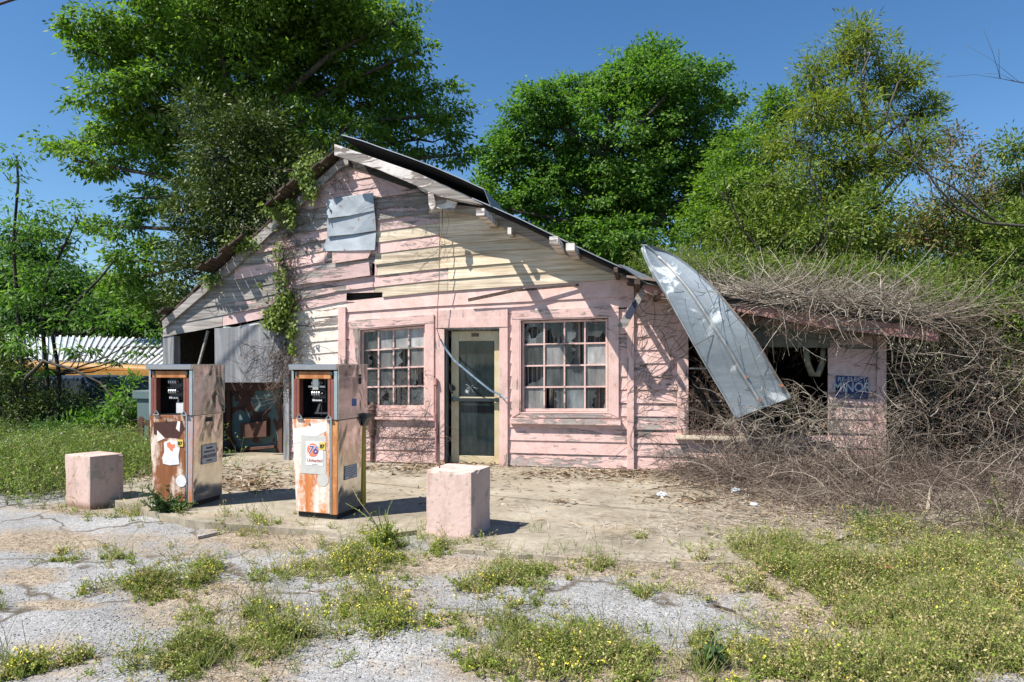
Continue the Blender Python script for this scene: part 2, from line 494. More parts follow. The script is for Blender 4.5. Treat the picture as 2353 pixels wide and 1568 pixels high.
wing = MB()
wr0, wr1 = W(1480, 660, 9.1), W(2160, 757, 9.1)
xw1 = W(2034, 900)[0]
for k in range(0, 16):
    b0, t0 = base + k * RH, base + (k + 1) * RH
    a, b = xc1, xw1
    g = 'pink' if R.random() < .65 else 'pinkpeel'
    if k in (0, 3): g = 'pinkpeel'
    board(wing, lambda x: b0, lambda x: t0, a, b, SMi[g], [lambda p: below(p, (wr0[0], wr0[1]), (wr1[0], wr1[1]))], [OPEN['w3'], OPEN['w4']], warp=R.choice([0, 0, .005]))
wing.build('wing_siding', smats, shop)

# corner boards, posts
def vboard(mb, px0, px1, pyt, pyb, yf, yb=Y0, mi=0, lean=0):
    a, b = W(px0, pyt)[0], W(px1, pyt)[0]; zt = W(px0, pyt)[1]; zb = W(px0, pyb)[1]
    mb.prism([(a, zb), (b, zb), (b + lean, zt), (a + lean, zt)], yf, yb, mi)
for nm, args, mt in (('corner_board', (780, 797, 706, 1070, Y0 - .05), 'pinkv'),
                     ('corner_board', (1441, 1457, 650, 1092, Y0 - .055), 'pinkv'),
                     ('corner_board', (2012, 2034, 772, 1100, Y0 - .05), 'pinkv'),
                     ('corner_board', (655, 668, 700, 1070, Y0 - .05), 'greyv'),
                     ('post', (376, 401, 772, 1090, Y0 - .02, Y0 + .14), 'greyv')):
    mb = MB(); vboard(mb, *args); mb.build(nm, M[mt], shop, bevel=.003)
# dark opening behind the missing boards, garage lintel
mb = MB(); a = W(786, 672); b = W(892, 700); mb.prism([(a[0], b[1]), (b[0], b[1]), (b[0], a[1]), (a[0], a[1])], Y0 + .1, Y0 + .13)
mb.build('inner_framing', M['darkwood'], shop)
mb = MB()
for (p, q, h) in (((520, 757), (800, 690), .10), ((600, 742), (640, 733), .12)):
    A = W(*p); B_ = W(*q); mb.prism([(A[0], A[1] - h), (B_[0], B_[1] - h), B_, A], Y0 - .005, Y0 + .05)
mb.build_each('lintel', M['white'], shop)

# rake boards
def line_prism(mb, pts_px, y, th, mi=0):
    mb.prism([W(x, yy, y) for x, yy in pts_px], y, y + th, mi)
mb = MB()
line_prism(mb, [(768, 331), (960, 398), (1095, 463), (1110, 471), (1010, 452), (966, 431), (870, 390), (768, 357)], 9.14, .04)
mb.build('barge_board', M['white'], shop, bevel=.004)
mb = MB()
line_prism(mb, [(966, 400), (1100, 462), (1120, 476), (1050, 462), (975, 443), (958, 430)], 9.20, .03)
line_prism(mb, [(983, 440), (996, 446), (1001, 470), (992, 488), (985, 470)], 9.12, .02)
line_prism(mb, [(1000, 450), (1050, 465), (1040, 485), (1004, 478)], 9.24, .03)
mb.build_each('barge_board', M['white'], shop)
mb = MB()
line_prism(mb, [(1040, 470), (1110, 478), (1300, 565), (1462, 640), (1462, 652), (1290, 582), (1100, 498), (1040, 484)], 9.44, .03)
line_prism(mb, [(372, 738), (520, 612), (640, 498), (776, 372), (800, 362), (800, 378), (782, 386), (648, 512), (526, 628), (374, 756)], 9.43, .04)
mb.build_each('rake_trim', M['grey'], shop)
mb = MB(); line_prism(mb, [(786, 345), (1000, 420), (1120, 470), (1120, 500), (1000, 455), (786, 378)], 9.475, .02); mb.build('soffit', M['darkwood'], shop)
# split brown board dangling along the frieze
mb = MB(); mb.beam(onY(1076, 690, 9.40), onY(1200, 664, 9.36), .02, .045); mb.beam(onY(1190, 668, 9.37), onY(1330, 655, 9.45), .02, .03)
mb.build_each('split_board', M['brownwood'], shop)

# lookout beams and stubs under the right-hand eave
lk = MB()
for px, py, p, wd in ((1138, 519, .90, .11), (1291, 577, .86, .11), (1326, 592, .88, .11), (1180, 540, .30, .05)):
    a = onY(px, py, Y0); lk.beam((a.x, Y0 + .3, a.z), (a.x, Y0 - p, a.z), wd, .09)
lk.build_each('lookout_streak_beam', M['white'], shop)
lk = MB()  # dark beams added at the wing corner to cast diagonal shadow streaks
for px, py, p, wd in ((1466, 668, .85, .07), (1505, 690, .80, .05), (1420, 640, .75, .05)):
    a = onY(px, py, Y0); lk.beam((a.x, Y0 + .2, a.z), (a.x, Y0 - p, a.z + .02), wd, .06)
lk.build_each('lookout_streak_beam', M['brownwood'], shop)

# ------------------------------------------------------------------ roof
def m_roofmetal(name, A, B, rust, rough=.4, metal=.75, th=.62):
    m, nt, b = mat(name); N = NT(nt)
    n = N.noise(N.coord((1, 1, 1)), 2.2, 8, .65); n2 = N.noise(N.coord((1, 1, 1), loc=(5, 5, 5)), 4.5, 8, .7); sp = N.noise(N.coord(), 55, 3, .6)
    c = N.mix(N.ramp(n, [(.35, 0.0), (.65, 1.0)]), A, B)
    c = N.mix(N.ramp(sp, [(.35, .25), (.6, 0.0)]), c, tuple(x * .55 for x in A))
    r = N.ramp(n2, [(th, 0.0), (th + .03, 1.0)])
    c = N.mix(r, c, rust); N.l(c, b.inputs['Base Color'])
    N.l(N.math('MULTIPLY', N.math('SUBTRACT', 1.0, r), metal), b.inputs['Metallic'])
    N.l(N.ramp(n, [(.3, rough), (.7, rough + .2)]), b.inputs['Roughness'])
    N.bump(N.math('ADD', n, N.math('MULTIPLY', sp, .15)), b, .25, .02); return m
M['roofmetal'] = m_roofmetal('roofing_tin', (.45, .47, .49), (.30, .31, .32), (.20, .08, .04))
M['tar'] = m_plain('tar_paper', (.016, .016, .018), .8, var=.5, scale=10, spec=.2)
M['deck'] = M['brownwood']
def profile_sheet(mb, pts, y0, y1, th, mi=0, jag=0):
    n = len(pts)
    for i in range(n - 1):
        (xa, za), (xb, zb_) = pts[i], pts[i + 1]
        mb.prism([(xa, za), (xb, zb_), (xb, zb_ - th), (xa, za - th)], y0, y1, mi)
YB = 15.5
mb = MB()
p_up = [W(x, y, 9.08) for x, y in ((785, 309), (830, 322), (880, 340), (940, 361), (1000, 384), (1060, 410), (1112, 434), (1126, 470))]
profile_sheet(mb, p_up, 9.08, YB, .012)
p_dn = [W(x, y, 9.16) for x, y in ((1085, 455), (1130, 474), (1200, 505), (1290, 549), (1380, 592), (1450, 624), (1502, 652))]
profile_sheet(mb, p_dn, 9.14, YB, .014)
mb.build('roof', M['roofmetal'], shop)
mb = MB()
profile_sheet(mb, [(x, z - .018) for x, z in p_up[:7]], 9.095, YB, .02)
profile_sheet(mb, [(x, z - .02) for x, z in p_dn], 9.17, YB, .035)
mb.build('roof_felt', M['tar'], shop)
# rafters under the lifted sheet
mb = MB()
zL = [W(768, 334, 9.2), W(1120, 474, 9.2)]
for yy in (9.5, 10.1, 10.7, 11.3, 11.9, 12.5, 13.1, 13.7, 14.3):
    mb.prism([(ridge[0], ridge[1] + .02), (rr[0], rr[1]), (rr[0], rr[1] - .12), (ridge[0], ridge[1] - .14)], yy + .12, yy + .16)
    mb.prism([(ridge[0], ridge[1] + .02), (rl[0], rl[1]), (rl[0], rl[1] - .12), (ridge[0], ridge[1] - .14)], yy + .12, yy + .16)
mb.build_each('rafter', M['brownwood'], shop)
# left slope: plank decking with ragged front ends
mb = MB()
L = Vector((ridge[0] - rl[0], ridge[1] - rl[1])); n = int(L.length / .14); stub = []
for i in range(n):
    t0, t1 = i / n, (i + .93) / n
    px, _ = prj(rl[0] + L.x * (t0 + t1) / 2, Y0, rl[1] + L.y * (t0 + t1) / 2)
    yf = Y0 - .02 + R.uniform(-.02, .03); lift = .0
    if 730 < px < 790: yf = Y0 - R.uniform(.22, .36)
    elif 635 < px < 712: yf = Y0 - R.uniform(.25, .42)
    elif 520 < px < 575: yf = Y0 - R.uniform(.2, .38)
    elif 488 < px < 512: yf = Y0 - R.uniform(.3, .45)
    elif 385 < px < 400: yf = Y0 - R.uniform(.2, .3)
    a = (rl[0] + L.x * t0, rl[1] + L.y * t0 + .03); b = (rl[0] + L.x * t1, rl[1] + L.y * t1 + .03)
    if 635 < px < 712: a = (a[0] - .06, a[1] + .04); b = (b[0] - .06, b[1] + .04)
    mb.prism([a, b, (b[0] - .012, b[1] + .022), (a[0] - .012, a[1] + .022)], yf, YB)
mb.build('roof_decking', M['brownwood'], shop)

# wing roof with fascia
mb = MB(); fy = 9.06
f = [W(x, y, fy) for x, y in ((1478, 650), (1675, 690), (1867, 715), (2160, 753), (2158, 786), (1867, 750), (1675, 712), (1480, 672))]
mb.prism(f, fy, fy + .035); mb.build('fascia', m_paint('brown_pink_paint', (.42, .22, .19), (.33, .16, .135), .15), shop, bevel=.003)
mb = MB()
top = [W(x, y, fy) for x, y in ((1440, 640), (1500, 648), (1675, 686), (1867, 711), (2168, 748))]
profile_sheet(mb, [(x, z + .035) for x, z in top], fy - .06, YB - 1.2, .03)
mb.build('wing_roof', m_roofmetal('wing_roofing', (.20, .14, .11), (.30, .24, .2), (.14, .06, .04), .7, .1), shop)
mb = MB()
profile_sheet(mb, [(x, z - .0) for x, z in top], fy - .02, YB - 1.2, .05)
mb.build('roof_decking', M['darkwood'], shop)
mb = MB()
for px in (1560, 1640, 1705, 1790, 1880, 1960, 2050, 2140):
    a = W(px, 700, fy)[0]; z = interp(top, a) - .055
    mb.box(a - .025, a + .025, fy + .04, YB - 1.4, z - .10, z)
mb.build_each('rafter', M['darkwood'], shop)
# small tin sheet bridging the two roofs
mb = MB()
q = [onY(1425, 615, 9.05), onY(1502, 655, 9.0), onY(1540, 668, 9.2), onY(1455, 616, 9.4)]
q = [onY(1420, 607, 9.02), onY(1488, 652, 8.98), onY(1560, 668, 9.1), onY(1500, 640, 9.4), onY(1440, 612, 9.4)]
n_ = len(mb.v); mb.face(q); mb.face([Vector(p) + Vector((0, 0, -.012)) for p in reversed(q)])
mb.build('flashing', M['roofmetal'], shop)

# interior and outer walls
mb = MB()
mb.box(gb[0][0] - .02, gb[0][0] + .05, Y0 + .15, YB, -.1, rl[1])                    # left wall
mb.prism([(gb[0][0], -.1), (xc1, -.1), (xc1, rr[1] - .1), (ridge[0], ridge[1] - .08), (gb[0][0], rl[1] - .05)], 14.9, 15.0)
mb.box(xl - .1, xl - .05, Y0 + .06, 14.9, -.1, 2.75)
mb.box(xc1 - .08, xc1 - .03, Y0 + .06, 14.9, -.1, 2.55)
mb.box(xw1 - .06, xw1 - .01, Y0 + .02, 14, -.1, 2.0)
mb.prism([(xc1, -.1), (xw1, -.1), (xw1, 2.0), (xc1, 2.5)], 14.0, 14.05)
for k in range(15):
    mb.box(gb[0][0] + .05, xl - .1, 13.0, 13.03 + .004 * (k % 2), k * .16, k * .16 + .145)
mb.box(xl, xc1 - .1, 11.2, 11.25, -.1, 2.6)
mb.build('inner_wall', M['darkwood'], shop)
# ------------------------------------------------------------------ windows, door
def m_glass(name, tint=(.30, .33, .34), alpha=.45, rough=.12):
    m, nt, b = mat(name); N = NT(nt)
    n = N.noise(N.coord((1, 1, .5)), 3.5, 6, .65); n2 = N.noise(N.coord((6, 6, 1)), 2.0, 5, .6)
    c = N.mix(N.ramp(n, [(.3, 0.0), (.7, 1.0)]), tint, tuple(x * .35 for x in tint)); c = N.mix(1.0, c, N.ramp(N.island(), [(0, .45), (.7, 1.1), (1, 1.7)]), 'MULTIPLY')
    N.l(c, b.inputs['Base Color'])
    b.inputs['Roughness'].default_value = rough; b.inputs['Specular IOR Level'].default_value = .6
    N.bump(n, b, .06, .02)
    t = N.n('ShaderNodeBsdfTransparent'); t.inputs[0].default_value = (.75, .8, .8, 1)
    ms = N.n('ShaderNodeMixShader')
    f = N.math('ADD', N.ramp(n2, [(.35, alpha - .22), (.7, alpha + .25)]), 0.0); N.l(f, ms.inputs[0])
    out = [x for x in nt.nodes if x.type == 'OUTPUT_MATERIAL'][0]
    N.l(t.outputs[0], ms.inputs[1]); N.l(b.outputs[0], ms.inputs[2]); N.l(ms.outputs[0], out.inputs[0]); return m
M['glass'] = m_glass('dirty_glass', (.24, .26, .265), .46)
M['film'] = m_glass('milky_glass', (.50, .49, .47), .70, .5)
M['doorglass'] = m_glass('door_glass', (.035, .055, .06), .72, .06)
M['curtain'] = m_stalk('grey_curtain', [(0, (.05, .046, .042)), (.4, (.14, .13, .12)), (.75, (.28, .26, .24)), (.9, (.48, .45, .42)), (1, (.30, .20, .13))], .9)

def bil(c, u, v):     # c: TL TR BR BL in (x,z)
    (ax, az), (bx, bz), (cx, cz), (dx, dz) = c
    return ((1 - v) * ((1 - u) * ax + u * bx) + v * ((1 - u) * dx + u * cx), (1 - v) * ((1 - u) * az + u * bz) + v * ((1 - u) * dz + u * cz))
def uvq(c, u0, u1, v0, v1): return [bil(c, u0, v0), bil(c, u1, v0), bil(c, u1, v1), bil(c, u0, v1)]

def window(label, outer, inner, rows, cols, broken, sillpx, depth=.045, mt='pinkv', mh='pinkpeel', mut=.022):
    wn_ = MB(); O = [W(*p) for p in outer]; I = [W(*p) for p in inner]
    yf = Y0 - .045
    w_ = MB()
    w_.prism([O[0], O[1], (O[1][0], I[1][1]), I[1], I[0], (O[0][0], I[0][1])], yf - .004, Y0 + .02, 1)     # header
    w_.prism([(O[0][0], I[0][1]), I[0], I[3], O[3]], yf, Y0 + .02, 0)
    w_.prism([I[1], (O[1][0], I[1][1]), O[2], I[2]], yf, Y0 + .02, 0)
    w_.prism([I[3], I[2], O[2], O[3]], yf + .006, Y0 + .02, 1)
    # jamb lining
    for a, b in ((0, 1), (1, 2), (2, 3), (3, 0)):
        (x0, z0), (x1, z1) = I[a], I[b]
        cx_ = sum(p[0] for p in I) / 4; cz_ = sum(p[1] for p in I) / 4
        def inn(p, k=.018):
            return (p[0] + (k if p[0] < cx_ else -k), p[1] + (k if p[1] < cz_ else -k))
        w_.prism([(x0, z0), (x1, z1), inn((x1, z1)), inn((x0, z0))], yf + .003, Y0 + .09, 0)
    win = w_.build('window', [M[mt], M[mh]], shop, bevel=.002)
    win['label'] = label
    s = MB(); S = [bil(I, .022, .022), bil(I, .978, .022), bil(I, .978, .982), bil(I, .022, .982)]
    ys0, ys1 = Y0 + depth - .035, Y0 + depth
    du = mut / (S[1][0] - S[0][0]); dv = mut / (S[0][1] - S[3][1])
    e = 1.3
    s.prism(uvq(S, 0, 1, 0, dv * e), ys0, ys1); s.prism(uvq(S, 0, 1, 1 - dv * 1.8, 1), ys0, ys1)
    s.prism(uvq(S, 0, du * e, dv * e, 1 - dv * 1.8), ys0 + .001, ys1); s.prism(uvq(S, 1 - du * e, 1, dv * e, 1 - dv * 1.8), ys0 + .001, ys1)
    us = [du * e + (1 - 2 * du * e) * i / cols for i in range(cols + 1)]
    vv = [dv * e + (1 - dv * 3.1) * i / rows for i in range(rows + 1)]
    for u in us[1:-1]: s.prism(uvq(S, u - du / 2, u + du / 2, dv * e, 1 - dv * 1.8), ys0 + .006, ys1)
    for v in vv[1:-1]: s.prism(uvq(S, du * e, 1 - du * e, v - dv / 2, v + dv / 2), ys0 + .008, ys1 - .001)
    sash = s.build('sash', M['pink'], win, bevel=.0015)
    g = MB(); rg = random.Random(len(label))
    for r in range(rows):
        for c in range(cols):
            C = uvq(S, us[c], us[c + 1], vv[r], vv[r + 1]); y = Y0 + depth - .008; tl = rg.uniform(-.004, .004)
            yfn = lambda x, z, y=y, tl=tl, cc=C: y + tl * (x - cc[0][0]) * 6
            if (r, c) in broken:
                kind = broken[(r, c)]
                if kind == 'gone': continue
                jag = []
                n = 7
                if kind == 'top':      # lower part missing
                    for i in range(n + 1): jag.append(bil(C, 1 - i / n, rg.uniform(.25, .75)))
                    g.prism([C[0], C[1]] + jag, yfn, lambda x, z: yfn(x, z) + .003)
                elif kind == 'bot':
                    for i in range(n + 1): jag.append(bil(C, i / n, rg.uniform(.35, .8) * (1 - .5 * i / n) + .2))
                    g.prism(jag + [C[2], C[3]], yfn, lambda x, z: yfn(x, z) + .003)
                elif kind == 'left':
                    for i in range(n + 1): jag.append(bil(C, rg.uniform(.25, .6), i / n))
                    g.prism([C[0]] + jag + [C[3]], yfn, lambda x, z: yfn(x, z) + .003)
                elif kind == 'right':
                    for i in range(n + 1): jag.append(bil(C, rg.uniform(.4, .75), 1 - i / n))
                    g.prism([C[1], C[2]] + jag, yfn, lambda x, z: yfn(x, z) + .003)
                elif kind == 'hole':
                    k = 9; pts = []
                    ctr = (rg.uniform(.4, .6), rg.uniform(.4, .6))
                    for i in range(k):
                        t = 2 * math.pi * i / k; rr_ = rg.uniform(.16, .36)
                        pts.append(bil(C, ctr[0] + rr_ * math.cos(t), ctr[1] + rr_ * math.sin(t)))
                    outs = []
                    for i in range(k):
                        t = 2 * math.pi * i / k; cx_, sx_ = math.cos(t), math.sin(t); m_ = max(abs(cx_), abs(sx_))
                        outs.append(bil(C, .5 + .5 * cx_ / m_, .5 + .5 * sx_ / m_))
                    for i in range(k):
                        j = (i + 1) % k; g.prism([pts[i], outs[i], outs[j], pts[j]], yfn, lambda x, z: yfn(x, z) + .003)
            else:
                g.prism(C, yfn, lambda x, z: yfn(x, z) + .003, 1 if rg.random() < .34 else 0)
    g.build('panes', [M['glass'], M['film']], win)
    if sillpx:
        sl_ = MB(); (a, b, zt, zb, p) = sillpx
        A, B = W(a, zt), W(b, zt); lo = W(a, zb)[1]
        sl_.box(A[0], B[0], Y0 - p, Y0 + .02, lo, A[1]); sl_.build('sill', M['pinkpeel'], win, bevel=.003)
    return win

window('left window with vines and broken lower panes', [(806, 737), (999, 723), (999, 957), (806, 957)], [(827, 756), (981, 744), (981, 942), (827, 942)],
       4, 4, {(1, 0): 'left', (3, 1): 'hole', (3, 2): 'right', (2, 3): 'left', (1, 2): 'left'}, (803, 1000, 957, 963, .06))
window('right window with grey curtains behind broken panes', [(1177, 716), (1422, 704), (1422, 960), (1177, 960)], [(1195, 734), (1401, 728), (1401, 950), (1195, 950)],
       4, 4, {(0, 0): 'hole', (0, 2): 'left', (1, 2): 'left', (2, 0): 'bot', (3, 1): 'right', (3, 3): 'left', (0,1): 'top', (0,3): 'top'}, (1174, 1427, 961, 973, .075))

def curtain(px0, px1, pyt, pyb, y, label, ragged=.0, gaps=()):
    a, b = W(px0, pyt, y), W(px1, pyb, y); n = 90; rg = random.Random(int(px0)); mb = MB(); ph = rg.uniform(0, 6)
    u = a[0]
    while u < b[0]:
        wd = rg.uniform(.035, .075)
        if not any(g0 < u < g1 for g0, g1 in gaps):
            zb_ = b[1] + rg.uniform(0, ragged); dy = rg.uniform(-.03, .03); k = 4; top = []; bot = []
            sk = rg.uniform(-.03, .03)
            for i in range(k + 1):
                x = u + wd * 1.25 * i / k; yy = y + dy - .025 * math.sin(math.pi * i / k)
                top.append((x, yy, a[1])); bot.append((x + sk, yy, zb_))
            for i in range(k): mb.face([bot[i], bot[i + 1], top[i + 1], top[i]])
        u += wd
    o = mb.build('curtain', M['curtain'], None); tag(o, label, 'curtain', 'curtains hanging behind the shop windows'); return o
curtain(822, 988, 740, 960, Y0 + .16, 'dusty grey curtain behind the window left of the door', .1)
curtain(1190, 1406, 724, 960, Y0 + .17, 'streaked grey curtain behind the window right of the door', .0)

# casings of the wing windows
wc = MB(); y = Y0 - .05
def vq(mb, pts, yf, yb=Y0 + .02, mi=0): mb.prism([W(*p) for p in pts], yf, yb, mi)
vq(wc, [(1556, 738), (1581, 742), (1582, 999), (1556, 999)], y); vq(wc, [(1684, 745), (1719, 745), (1719, 1003), (1684, 999)], y)
vq(wc, [(1556, 735), (1719, 745), (1719, 768), (1581, 758)], y - .004)
o = wc.build('window', M['pinkv'], shop, bevel=.002); o['label'] = 'tall empty window of the wing behind dead vines'
mb = MB(); mb.box(W(1552, 1000)[0], W(1726, 1000)[0], Y0 - .10, Y0 + .02, W(1560, 1008)[1], W(1560, 999)[1]); mb.build('sill', M['tan2'], o)
mb = MB()
for v in (845, 920): mb.box(W(1581, 800)[0], W(1684, 800)[0], Y0 + .03, Y0 + .06, W(1600, v + 4)[1], W(1600, v)[1])
mb.build_each('sash', M['white'], o)
wc = MB(); vq(wc, [(1722, 760), (1905, 785), (1905, 800), (1722, 797)], y); vq(wc, [(1722, 745), (1905, 772), (1905, 783), (1722, 758)], y + .01)
o = wc.build('window', m_plain('grey_green_board', (.20, .19, .15), .8, var=.4), shop); o['label'] = 'open dark window hole beside the blue sign'
mb = MB(); vq(mb, [(1722, 1003), (1905, 1003), (1905, 1012), (1722, 1012)], y - .03); mb.build('sill', M['pinkpeel'], o)
# rolled tarp and rags hanging inside the hole
mb = MB(); a = onY(1852, 800, Y0 + .1); b = onY(1875, 860, Y0 + .1); c = onY(1892, 800, Y0 + .1)
mb.tube([a, a + Vector((.02, 0, -.2)), b + Vector((-.05, 0, 0)), b + Vector((.02, 0, -.01)), c + Vector((-.01, 0, -.2)), c], [.035, .04, .045, .045, .04, .035], 8)
tag(mb.build('rolled_cloth', m_plain('beige_cloth', (.40, .33, .22), .9, var=.5, scale=12), None, smooth=True), 'dirty beige rolled cloth hanging in the dark window hole', 'cloth')
mb = MB(); rg = random.Random(5)
for i in range(26):
    p = onY(rg.uniform(1825, 1895), rg.uniform(955, 1000), Y0 + rg.uniform(.05, .25)); r = rg.uniform(.03, .07)
    ax = Vector((rg.uniform(-1, 1), rg.uniform(-1, 1), rg.uniform(-1, 1))).normalized()
    bx = ax.orthogonal().normalized(); 
    mb.face([p + ax * r, p + bx * r, p - ax * r, p - bx * r * .6])
tag(mb.build('rag_pile', m_stalk('rags', [(0, (.35, .14, .05)), (.4, (.42, .35, .26)), (.7, (.06, .1, .09)), (1, (.3, .25, .2))]), None), 'pile of torn orange and beige rags in the wing window hole', 'rags')

# ------------------------------------------------------------------ door
M['doormetal'] = m_plain('cream_door_frame', (.62, .54, .36), .45, var=.25, scale=5, col2=(.50, .38, .21))
dr = MB()
vq(dr, [(1003, 755), (1023, 757), (1023, 1068), (1003, 1070)], Y0 - .045, mi=0)
vq(dr, [(1149, 753), (1168, 752), (1168, 1072), (1149, 1070)], Y0 - .045)
vq(dr, [(1003, 733), (1168, 729), (1168, 752), (1003, 755)], Y0 - .052)
vq(dr, [(1003, 714), (1168, 707), (1168, 729), (1003, 733)], Y0 - .046)
dc = dr.build('door_casing', M['pinkv'], shop, bevel=.003)
dj = MB(); xa, xb = W(1023, 800)[0], W(1149, 800)[0]; zt = W(1023, 757)[1]
dj.box(xa - .02, xa, Y0 - .03, Y0 + .2, -.02, zt); dj.box(xb, xb + .02, Y0 - .03, Y0 + .2, -.02, zt); dj.box(xa - .02, xb + .02, Y0 - .03, Y0 + .2, zt, zt + .02)
dj.box(xa, xb, Y0 + .12, Y0 + .16, zt - .02, zt)
dj.build('jamb', M['greyv'], dc)
yd = Y0 + .10
def wd(px, py): return W(px, py, yd)
D = MB()
xo0, xo1 = wd(1037, 800)[0], wd(1149, 800)[0]; zt, zb = wd(1037, 762)[1], .015
gx0, gx1 = wd(1054, 800)[0], wd(1136, 800)[0]
zg = [wd(1054, y_)[1] for y_ in (784, 917, 1047)]
D.box(xo0, gx0, yd, yd + .045, zb, zt); D.box(gx1, xo1, yd, yd + .045, zb, zt)
D.box(gx0, gx1, yd + .002, yd + .043, zg[0], zt); D.box(gx0, gx1, yd + .002, yd + .043, zb, zg[2])
D.box(gx0, gx1, yd + .004, yd + .04, zg[1] - .03, zg[1] + .03)
door = D.build('door', M['doormetal'], shop, bevel=.003)
g = MB(); g.box(gx0, gx1, yd + .02, yd + .025, zg[1] + .03, zg[0]); g.box(gx0, gx1, yd + .02, yd + .025, zg[2], zg[1] - .03); g.build('glass', M['doorglass'], door)
hm = m_plain('dark_metal', (.06, .075, .08), .4, metal=.6, var=.3)
g = MB(); z = wd(1040, 918)[1]; g.box(xo0 + .02, xo1 + .0, yd - .06, yd - .03, z - .022, z + .022); g.box(xo0 + .02, xo0 + .06, yd - .05, yd, z - .03, z + .03); g.box(xo1 - .06, xo1 - .02, yd - .05, yd, z - .03, z + .03)
g.build('push_bar', hm, door)
g = MB(); p = onY(1041, 893, yd - .02); g.cyl(p + Vector((0, .02, 0)), p + Vector((0, -.01, 0)), .035, n=14)
g.tube([p + Vector((0, -.01, .05)), p + Vector((-.01, -.05, .03)), p + Vector((-.012, -.055, -.04)), p + Vector((0, -.01, -.07))], .01, 6); g.build('handle', hm, door)
g = MB(); p = onY(1092, 770, yd - .002); g.box(p.x - .055, p.x + .055, yd - .004, yd - .0005, p.z - .025, p.z + .025); g.build('closer_plate', m_plain('tarnished_plate', (.16, .11, .07), .6), door)
g = MB(); g.box(gx0 + .04, gx1, yd + .09, yd + .12, wd(1, 947)[1], wd(1, 938)[1])
g.build('inner_rail', M['tan'], door)
# white scuffs: tape star and cracks on the glass
g = MB(); p = onY(1073, 900, yd + .018)
st = []
for i in range(10):
    t = math.pi / 2 + i * math.pi / 5; r = .035 if i % 2 == 0 else .015; st.append((p.x + r * math.cos(t), p.z + r * math.sin(t)))
g.prism(st, yd + .014, yd + .018); g.build('star_sticker', m_plain('sticker_white', (.5, .55, .58), .5), door)
g = MB(); rg = random.Random(2); c0 = onY(1080, 888, yd + .016)
for i in range(11):
    t = rg.uniform(0, 6.28); L_ = rg.uniform(.04, .13); q = c0 + Vector((math.cos(t) * L_, 0, math.sin(t) * L_)); g.beam(c0 + (q - c0) * .15, q, .0015, .0022)
g.build('glass_crack', m_plain('crack', (.6, .62, .62), .3), door)

# conduit on the left window casing, small pull on the door casing
g = MB(); a = onY(1001.5, 884, Y0 - .07); b = onY(1001.5, 1062, Y0 - .07); g.cyl(b, a, .014, n=10); g.cyl(a, a + Vector((0, 0, .09)), .03, .02, n=10); g.cyl(onY(999, 950, Y0 - .07), onY(999, 968, Y0 - .07), .02)
g.build('conduit', m_plain('pink_conduit', (.50, .25, .22), .7, var=.4, scale=20), shop)

# gable patch: three lapped sheets of tin
M['tin'] = m_roofmetal('patch_tin', (.40, .44, .47), (.24, .27, .30), (.22, .12, .08), .5, .3, .60)
g = MB()
P3 = [[c1(1230, 528), c1(1378, 500), c1(1513, 484), c1(1521, 592), c1(1380, 622), c1(1237, 642)],
      [c1(1234, 640), c1(1380, 618), c1(1521, 590), c1(1528, 712), c1(1390, 735), c1(1235, 750)],
      [c1(1226, 752), c1(1380, 735), c1(1526, 722), c1(1524, 832), c1(1360, 836), c1(1206, 838)]]
for i, pl in enumerate(P3):
    y_ = Y0 - .05 - .012 * (2 - i)
    q = [W(a, b) for a, b in pl]; zc = min(z for x, z in q)
    g.prism(q, lambda x, z, y_=y_, zc=zc: y_ - .05 * max(0, .06 - (z - zc)) / .06 * .5 + .006 * math.sin(x * 14 + z * 9), lambda x, z, y_=y_: y_ + .012)
g.build('tin_patch', M['tin'], shop)

# ------------------------------------------------------------------ things on the front
# blue election sign
s0 = W(1921, 863, Y0 - .03); s1 = W(1994, 915, Y0 - .03)
g = MB(); g.prism([(s0[0], s1[1]), (s1[0], s1[1] - .02), (s1[0] + .005, s0[1] - .02), (s0[0], s0[1])], Y0 - .034, Y0 - .028)
sign = tag(g.build('campaign_sign', m_plain('sign_blue', (.015, .03, .15), .5, var=.3), None), 'faded blue re-elect sign with white capitals on the wing wall', 'sign')
def text(body, size, loc, mt, name, parent=None, rot=(math.pi / 2, 0, 0), shear=0, ext=.0006, align='CENTER', bold=0.0, sx=1, local=False):
    cu = bpy.data.curves.new('t', 'FONT'); cu.body = body; cu.size = size; cu.align_x = align; cu.align_y = 'CENTER'; cu.shear = shear; cu.extrude = ext; cu.offset = bold
    o = bpy.data.objects.new('t', cu); COL.objects.link(o)
    dg = bpy.context.evaluated_depsgraph_get(); me = bpy.data.meshes.new_from_object(o.evaluated_get(dg)); bpy.data.objects.remove(o)
    me.materials.clear(); me.materials.append(mt)
    o = bpy.data.objects.new(name, me); COL.objects.link(o)
    loc = Vector(loc)
    if parent is not None:
        o.parent = parent
        if not local:
            p = parent
            while p is not None: loc = loc - p.location; p = p.parent
    o.location = loc; o.rotation_euler = rot; o.scale = (sx, 1, 1); return o
sw = m_plain('sign_lettering', (.52, .54, .58), .6, var=.35, scale=30)
cx_ = (s0[0] + s1[0]) / 2; zz = s0[1] - .052
text('RE-ELECT', .082, (cx_, Y0 - .036, zz), sw, 'lettering', sign, bold=.001)
text('MINOR', .165, (cx_, Y0 - .036, zz - .105), sw, 'lettering', sign, bold=.004, sx=.84)
g = MB(); g.box(s0[0] + .01, s1[0] - .01, Y0 - .0355, Y0 - .033, zz - .235, zz - .185); g.build('stripe', m_plain('sign_stripe', (.10, .11, .16), .6), sign)

